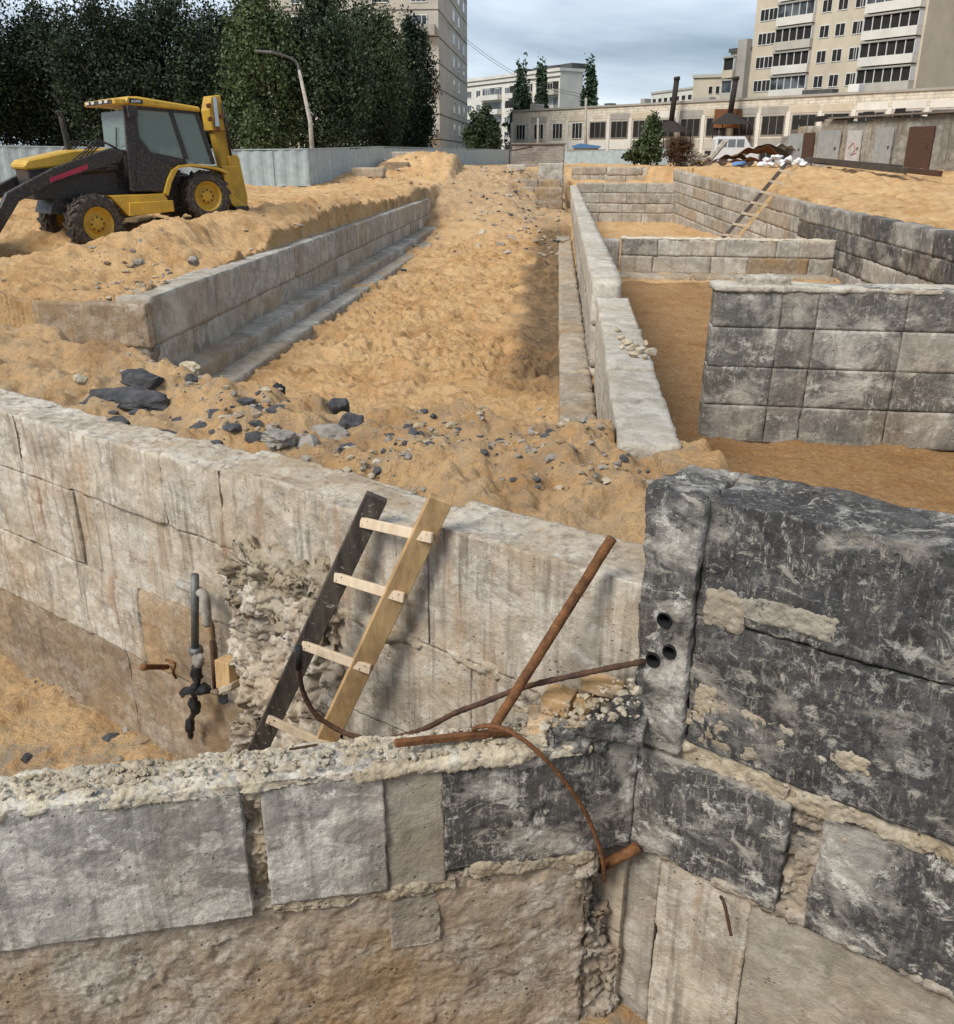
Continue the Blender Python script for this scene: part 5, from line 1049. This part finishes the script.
# ruined shed at the right
c0 = pY(778, 163, 69); c1 = pY(980, 163, 52.5); sh = thing('ruined_shed', 'ruined grey concrete shed with missing roof and blank steel doors at the right', 'building', (c0[0], c0[1], 1.))
L = np.linalg.norm((c1-c0)[:2]); u = unit(A(*(c1-c0)[:2], 0)); n = A(u[1], -u[0], 0); M['shedw'] = concrete('patched_render', (.31, .285, .24), (.2, .185, .155), scale=4., white=.25, streak=.55, stain=.35, bump=.5)
top = float(pp(830, 116, c0[:2], c1[:2])[2])
s = 0.; hts = [2.0, 2.55, 2.9, 2.7, 2.85, 2.8, 2.9, 2.8, 2.9, 2.9]
i = 0
while s < L-.3:
    w = min(rng.uniform(1.6, 2.6), L-s); h = top-1.-max(0, 2.9-hts[min(i, 9)])
    block('wall', A(*c0[:2], .8)+u*s, u*w, -n*.5, A(0, 0, h), M['shedw'], sh, res=.12, r=.04, amp=.03, big=.04); s += w; i += 1
q = MB(); q.ob(A(*c0[:2], .8)+u*.3-n*.5, u*(L-.3), -n*4, A(0, 0, top-1.5)); q.build('back_rooms', M['darkconc'], sh)
def Sp(px, py, d=.06): o = c0+n*d; return pp(px, py, o[:2], (o+u)[:2])
M['steel_door'] = muddy('flaking_grey_door_paint', (.30, .31, .30), .7, .6); M['pale_door'] = muddy('flaking_pale_door_paint', (.46, .45, .42), .7, .5)
for (x0, x1, y0, m_) in ((787, 801, 134, 'steel_door'), (802, 812, 133, 'rust_dark'), (816, 838, 131, 'steel_door'), (845, 859, 131, 'pale_door'), (873, 890, 128, 'steel_door'), (905, 930, 127, 'rust_dark')):
    a = Sp(x0, 161); b = Sp(x1, 161); z = Sp(x0, y0)[2]; q = MB(); q.ob(A(a[0], a[1], 1.), A(*(b-a)[:2], 0), n*.07, A(0, 0, z-1.)); d_ = q.build('door', M[m_], sh, .01)
    q = MB(); q.ob(A(*(a+(b-a)*.8)[:2], (z+1.)/2)+n*.07, (b-a)*.06, n*.05, A(0, 0, .14)); q.build('handle', M['rust_dark'], d_)
    if x0 == 845:
        q = MB(); a2 = a+(b-a)*.2+n*.075; zz = z-1.2
        q.tube([a2+A(0, 0, zz-a2[2]+.2), a2+(b-a)*.3+A(0, 0, zz-a2[2]+.5), a2+(b-a)*.5+A(0, 0, zz-a2[2]+.1), a2+(b-a)*.25+A(0, 0, zz-a2[2]-.2), a2+(b-a)*.6+A(0, 0, zz-a2[2]-.1)], .03, 5); q.build('graffiti', M['red'], d_)
for x, y in ((798, 123), (819, 120), (842, 118), (868, 116), (900, 113)):
    a = Sp(x-5, y+2); b = Sp(x+5, y+2); q = MB(); q.ob(A(*a[:2], a[2]), A(*(b-a)[:2], 0), n*.04, A(0, 0, .34)); q.build('vent_slot', M['open'], sh)
q = MB(); q.ob(A(*c0[:2], top-.2)+u*L*.3+n*.35, u*L*.66, -n*.9, A(0, 0, .10)); q.build('roof_edge', M['darkconc'], sh, .01)

# scrap, sacks, beams, van, kiosk on the plateau
def gz1(x, y): return float(terrain(np.array([x]), np.array([y]))[0])
def sheet(px, py, Y, w, d, h, mat, label, seed, cat='scrap', name='scrap_sheet'):
    p = pY(px, py, Y); rs = np.random.RandomState(seed); nu, nv = 18, 8
    V = []; ph = rs.uniform(0, 6)
    for t_ in (0, .02):
        for i in range(nu+1):
            for j in range(nv+1):
                a, b = i/nu, j/nv; V.append((p[0]+(a-.5)*w, p[1]+b*d, p[2]+h*(1-b*.5)*min(1, 3.2*min(a+.05, 1.05-a))*(.8+.2*math.sin(a*5+ph))+.05*math.sin(a*17+ph+b*4)+.03*math.sin(b*7+a*3)+t_))
    m_ = (nu+1)*(nv+1); Fc = []
    for t_ in (0, m_):
        for i in range(nu):
            for j in range(nv): k = i*(nv+1)+j+t_; Fc.append((k, k+nv+1, k+nv+2, k+1) if t_ else (k+1, k+nv+2, k+nv+1, k))
    rim_ = [i*(nv+1) for i in range(nu+1)]+[nu*(nv+1)+j for j in range(1, nv+1)]+[i*(nv+1)+nv for i in range(nu-1, -1, -1)]+[j for j in range(nv-1, 0, -1)]
    for a, b in zip(rim_, rim_[1:]+rim_[:1]): Fc.append((a, b, b+m_, a+m_))
    return tag(mesh(name, V, Fc, M[mat], None, True, base=(p[0], p[1], p[2])), label, cat)
sheet(733, 163, 63, 2.2, 1.5, .65, 'rust_dark', 'dark rusty sheet lying leftmost in the scrap heap', 1)
sheet(757, 159, 64, 2.9, 1.6, .95, 'rust', 'bulging red brown rusty sheet on top of the scrap heap', 2)
sheet(745, 164, 62, 2.6, .8, .35, 'rust', 'low rusty plate at the front foot of the scrap heap', 3)
sheet(768, 158, 66, 3.2, 1.8, .8, 'asphalt', 'black crumpled tarpaulin behind the rusty sheets', 4, 'tarpaulin', 'tarpaulin')
sheet(785, 151, 67, 1.6, 1.4, .5, 'panel_w', 'white crumpled sheet propped behind the black tarpaulin', 5)
M['sack'] = plain('white_woven_sack', (.72, .73, .74), .7, .12, 6, bump=.3); M['tarp'] = plain('faded_blue_tarp', (.10, .2, .38), .6, .2, 3)
rs = np.random.RandomState(5)
for i, (x, y, s) in enumerate(((768, 161, .42), (776, 158, .4), (782, 162, .45), (789, 159, .4), (795, 163, .42), (801, 161, .4), (763, 164, .36), (784, 165, .34), (806, 164, .36), (772, 165, .36))):
    p = pY(x, y, 60.5-.1*i); v, f = rock(p, (s, s*.7, s*.5), 400+i, 3, .9); tag(mesh('sack', v, f, M['sack'], None, True, base=p), 'white filled sack in the pile at the top of the distant ladder', 'sack', 'white sacks piled on the plateau')
v, f = rock(pY(738, 164, 61), (.5, .4, .2), 31, 3, .8); tag(mesh('tarp_bundle', v, f, M['tarp'], None, True, base=pY(738, 164, 61)), 'blue tarp bundle lying before the rusty scrap', 'tarp')
for i, (x0, y0, x1, y1, m_, lb_) in enumerate(((806, 161, 900, 170, 'wood_dark', 'uppermost dark timber beam on the sand before the shed'), (815, 163, 905, 173, 'wood_dark', 'middle dark timber beam on the sand before the shed'), (828, 163.5, 940, 176, 'rust_dark', 'rusty iron beam lying nearest the pit before the shed'))):
    a = pY(x0, y0, 60-i); b = pY(x1, y1, 49-i); q = MB(); beam(q, a+A(0, 0, .1), b+A(0, 0, .1), (0, 0, 1), .26, .22); tag(q.build('beam', M[m_], None, .01, base=a), lb_, 'beam')
def sp_rh(rs):
    p = pY(rs.uniform(688, 722), 0, 66); x = p[0]; y = 66+rs.uniform(-2, 2); c = math.cos((x-pY(706, 0, 66)[0])*1.); return A(x, y, 1.05+rs.uniform(0, 1.)*max(.1, c)), 1
tag(chips('rubble_heap', sp_rh, 420, .24, ['grey_stone', 'top', 'conc_dirty', 'stone'], kind='stuff', seed=21), 'grey heap of broken concrete between the root ball and the scrap', 'rubble')
tag(block('concrete_beam', pY(712, 160, 63.5), A(.95, .3, 1.1), A(.1, .35, 0), A(-.25, 0, .2), M['top'], None, res=.08), 'pale broken concrete beam tilted against the rubble heap', 'beam')
M['vanw'] = plain('white_van_paint', (.6, .61, .62), .35, .08)
a = pY(712, 158, 76); vn_ = thing('parked_van', 'white van standing behind the scrap heap before the workshop', 'van', (a[0], 76, 1.)); X0 = a[0]
q = MB(); q.prism([(X0, 75, 1.35), (X0+3.3, 75, 1.35), (X0+3.3, 75, 2.2), (X0+2.7, 75, 2.35), (X0+2.2, 75, 3.1), (X0+.1, 75, 3.1), (X0, 75, 2.9)], (0, 1.8, 0)); q.build('body', M['vanw'], vn_, .06)
for x0, x1 in ((.2, .85), (.95, 1.5), (1.6, 2.15)): q = MB(); q.box((X0+x0, 74.985, 2.35), (X0+x1, 75.02, 2.9)); q.build('window', M['pane'], vn_)
for x in (.7, 2.7):
    q = MB(); q.lathe((X0+x, 75.1, 1.35), (0, 1, 0), [(0, -.13), (.2, -.13), (.34, -.11), (.34, .1), (0, .1)], 20); q.build('wheel', M['rubber'], vn_)
a = pY(574, 152, 104); kx = a[0]; ks = thing('kiosk', 'low kiosk with a bright blue roof in front of the workshop windows', 'kiosk', (kx, 104, 1.)); q = MB(); q.box((kx, 104, .8), (kx+2.6, 106, 2.5)); q.build('wall', M['panel_g'], ks); q = MB(); q.prism([(kx-.2, 103.8, 2.5), (kx+2.8, 103.8, 2.5), (kx+2.8, 103.8, 2.7), (kx+.6, 103.8, 2.95), (kx-.2, 103.8, 2.7)], (0, 2.4, 0)); q.build('roof', plain('blue_roof_sheet', (.07, .18, .36), .5, .2), ks)
for (x, y0, y1, Y, lb_) in ((538, 152, 118, 120, 'grey concrete pole before the left end of the workshop'), (586, 150, 98, 112, 'tall grey concrete pole beside the blue roofed kiosk')):
    a = pY(x, y0, Y); b = pY(x, y1, Y); q = MB(); q.tube([A(a[0], Y, .6), b], [.2, .13], 8); tag(q.build('pole', M['conc'], None, smooth=True, base=A(a[0], Y, .7)), lb_, 'pole')
q = MB()
a = pY(586, 98, 112); b = pY(440, 20, 110)
for k in range(2):
    pts = [a+(b-a)*t+A(0, .3*k, -1.5*math.sin(math.pi*t)+.3*k) for t in np.linspace(0, 1, 16)]; q.tube(pts, .02, 4)
tag(q.build('power_line', M['black'], None, base=a), 'pair of thin overhead wires slung from the tall pole', 'wire')
# roof clutter on the workshop
for i, (px, w, h) in enumerate(((530, 1.6, .9), (604, 1., .5), (640, .7, .8), (692, 2.4, .6), (800, 3.5, .7), (845, 1.2, 1.))):
    a = Kp(px, 108, -4.); q = MB(); z = top_ws; q.ob(A(a[0], a[1], z+.2), u_ws*w, -n_ws*1.2, A(0, 0, h)); q.build('vent_housing', M[rng.choice(['panel_g', 'roof', 'panel_w'])], ws, .03)
for ob in COL.objects:
    if ob.parent is None and ob.get('category') and not ob.get('kind'): ob['kind'] = 'thing'
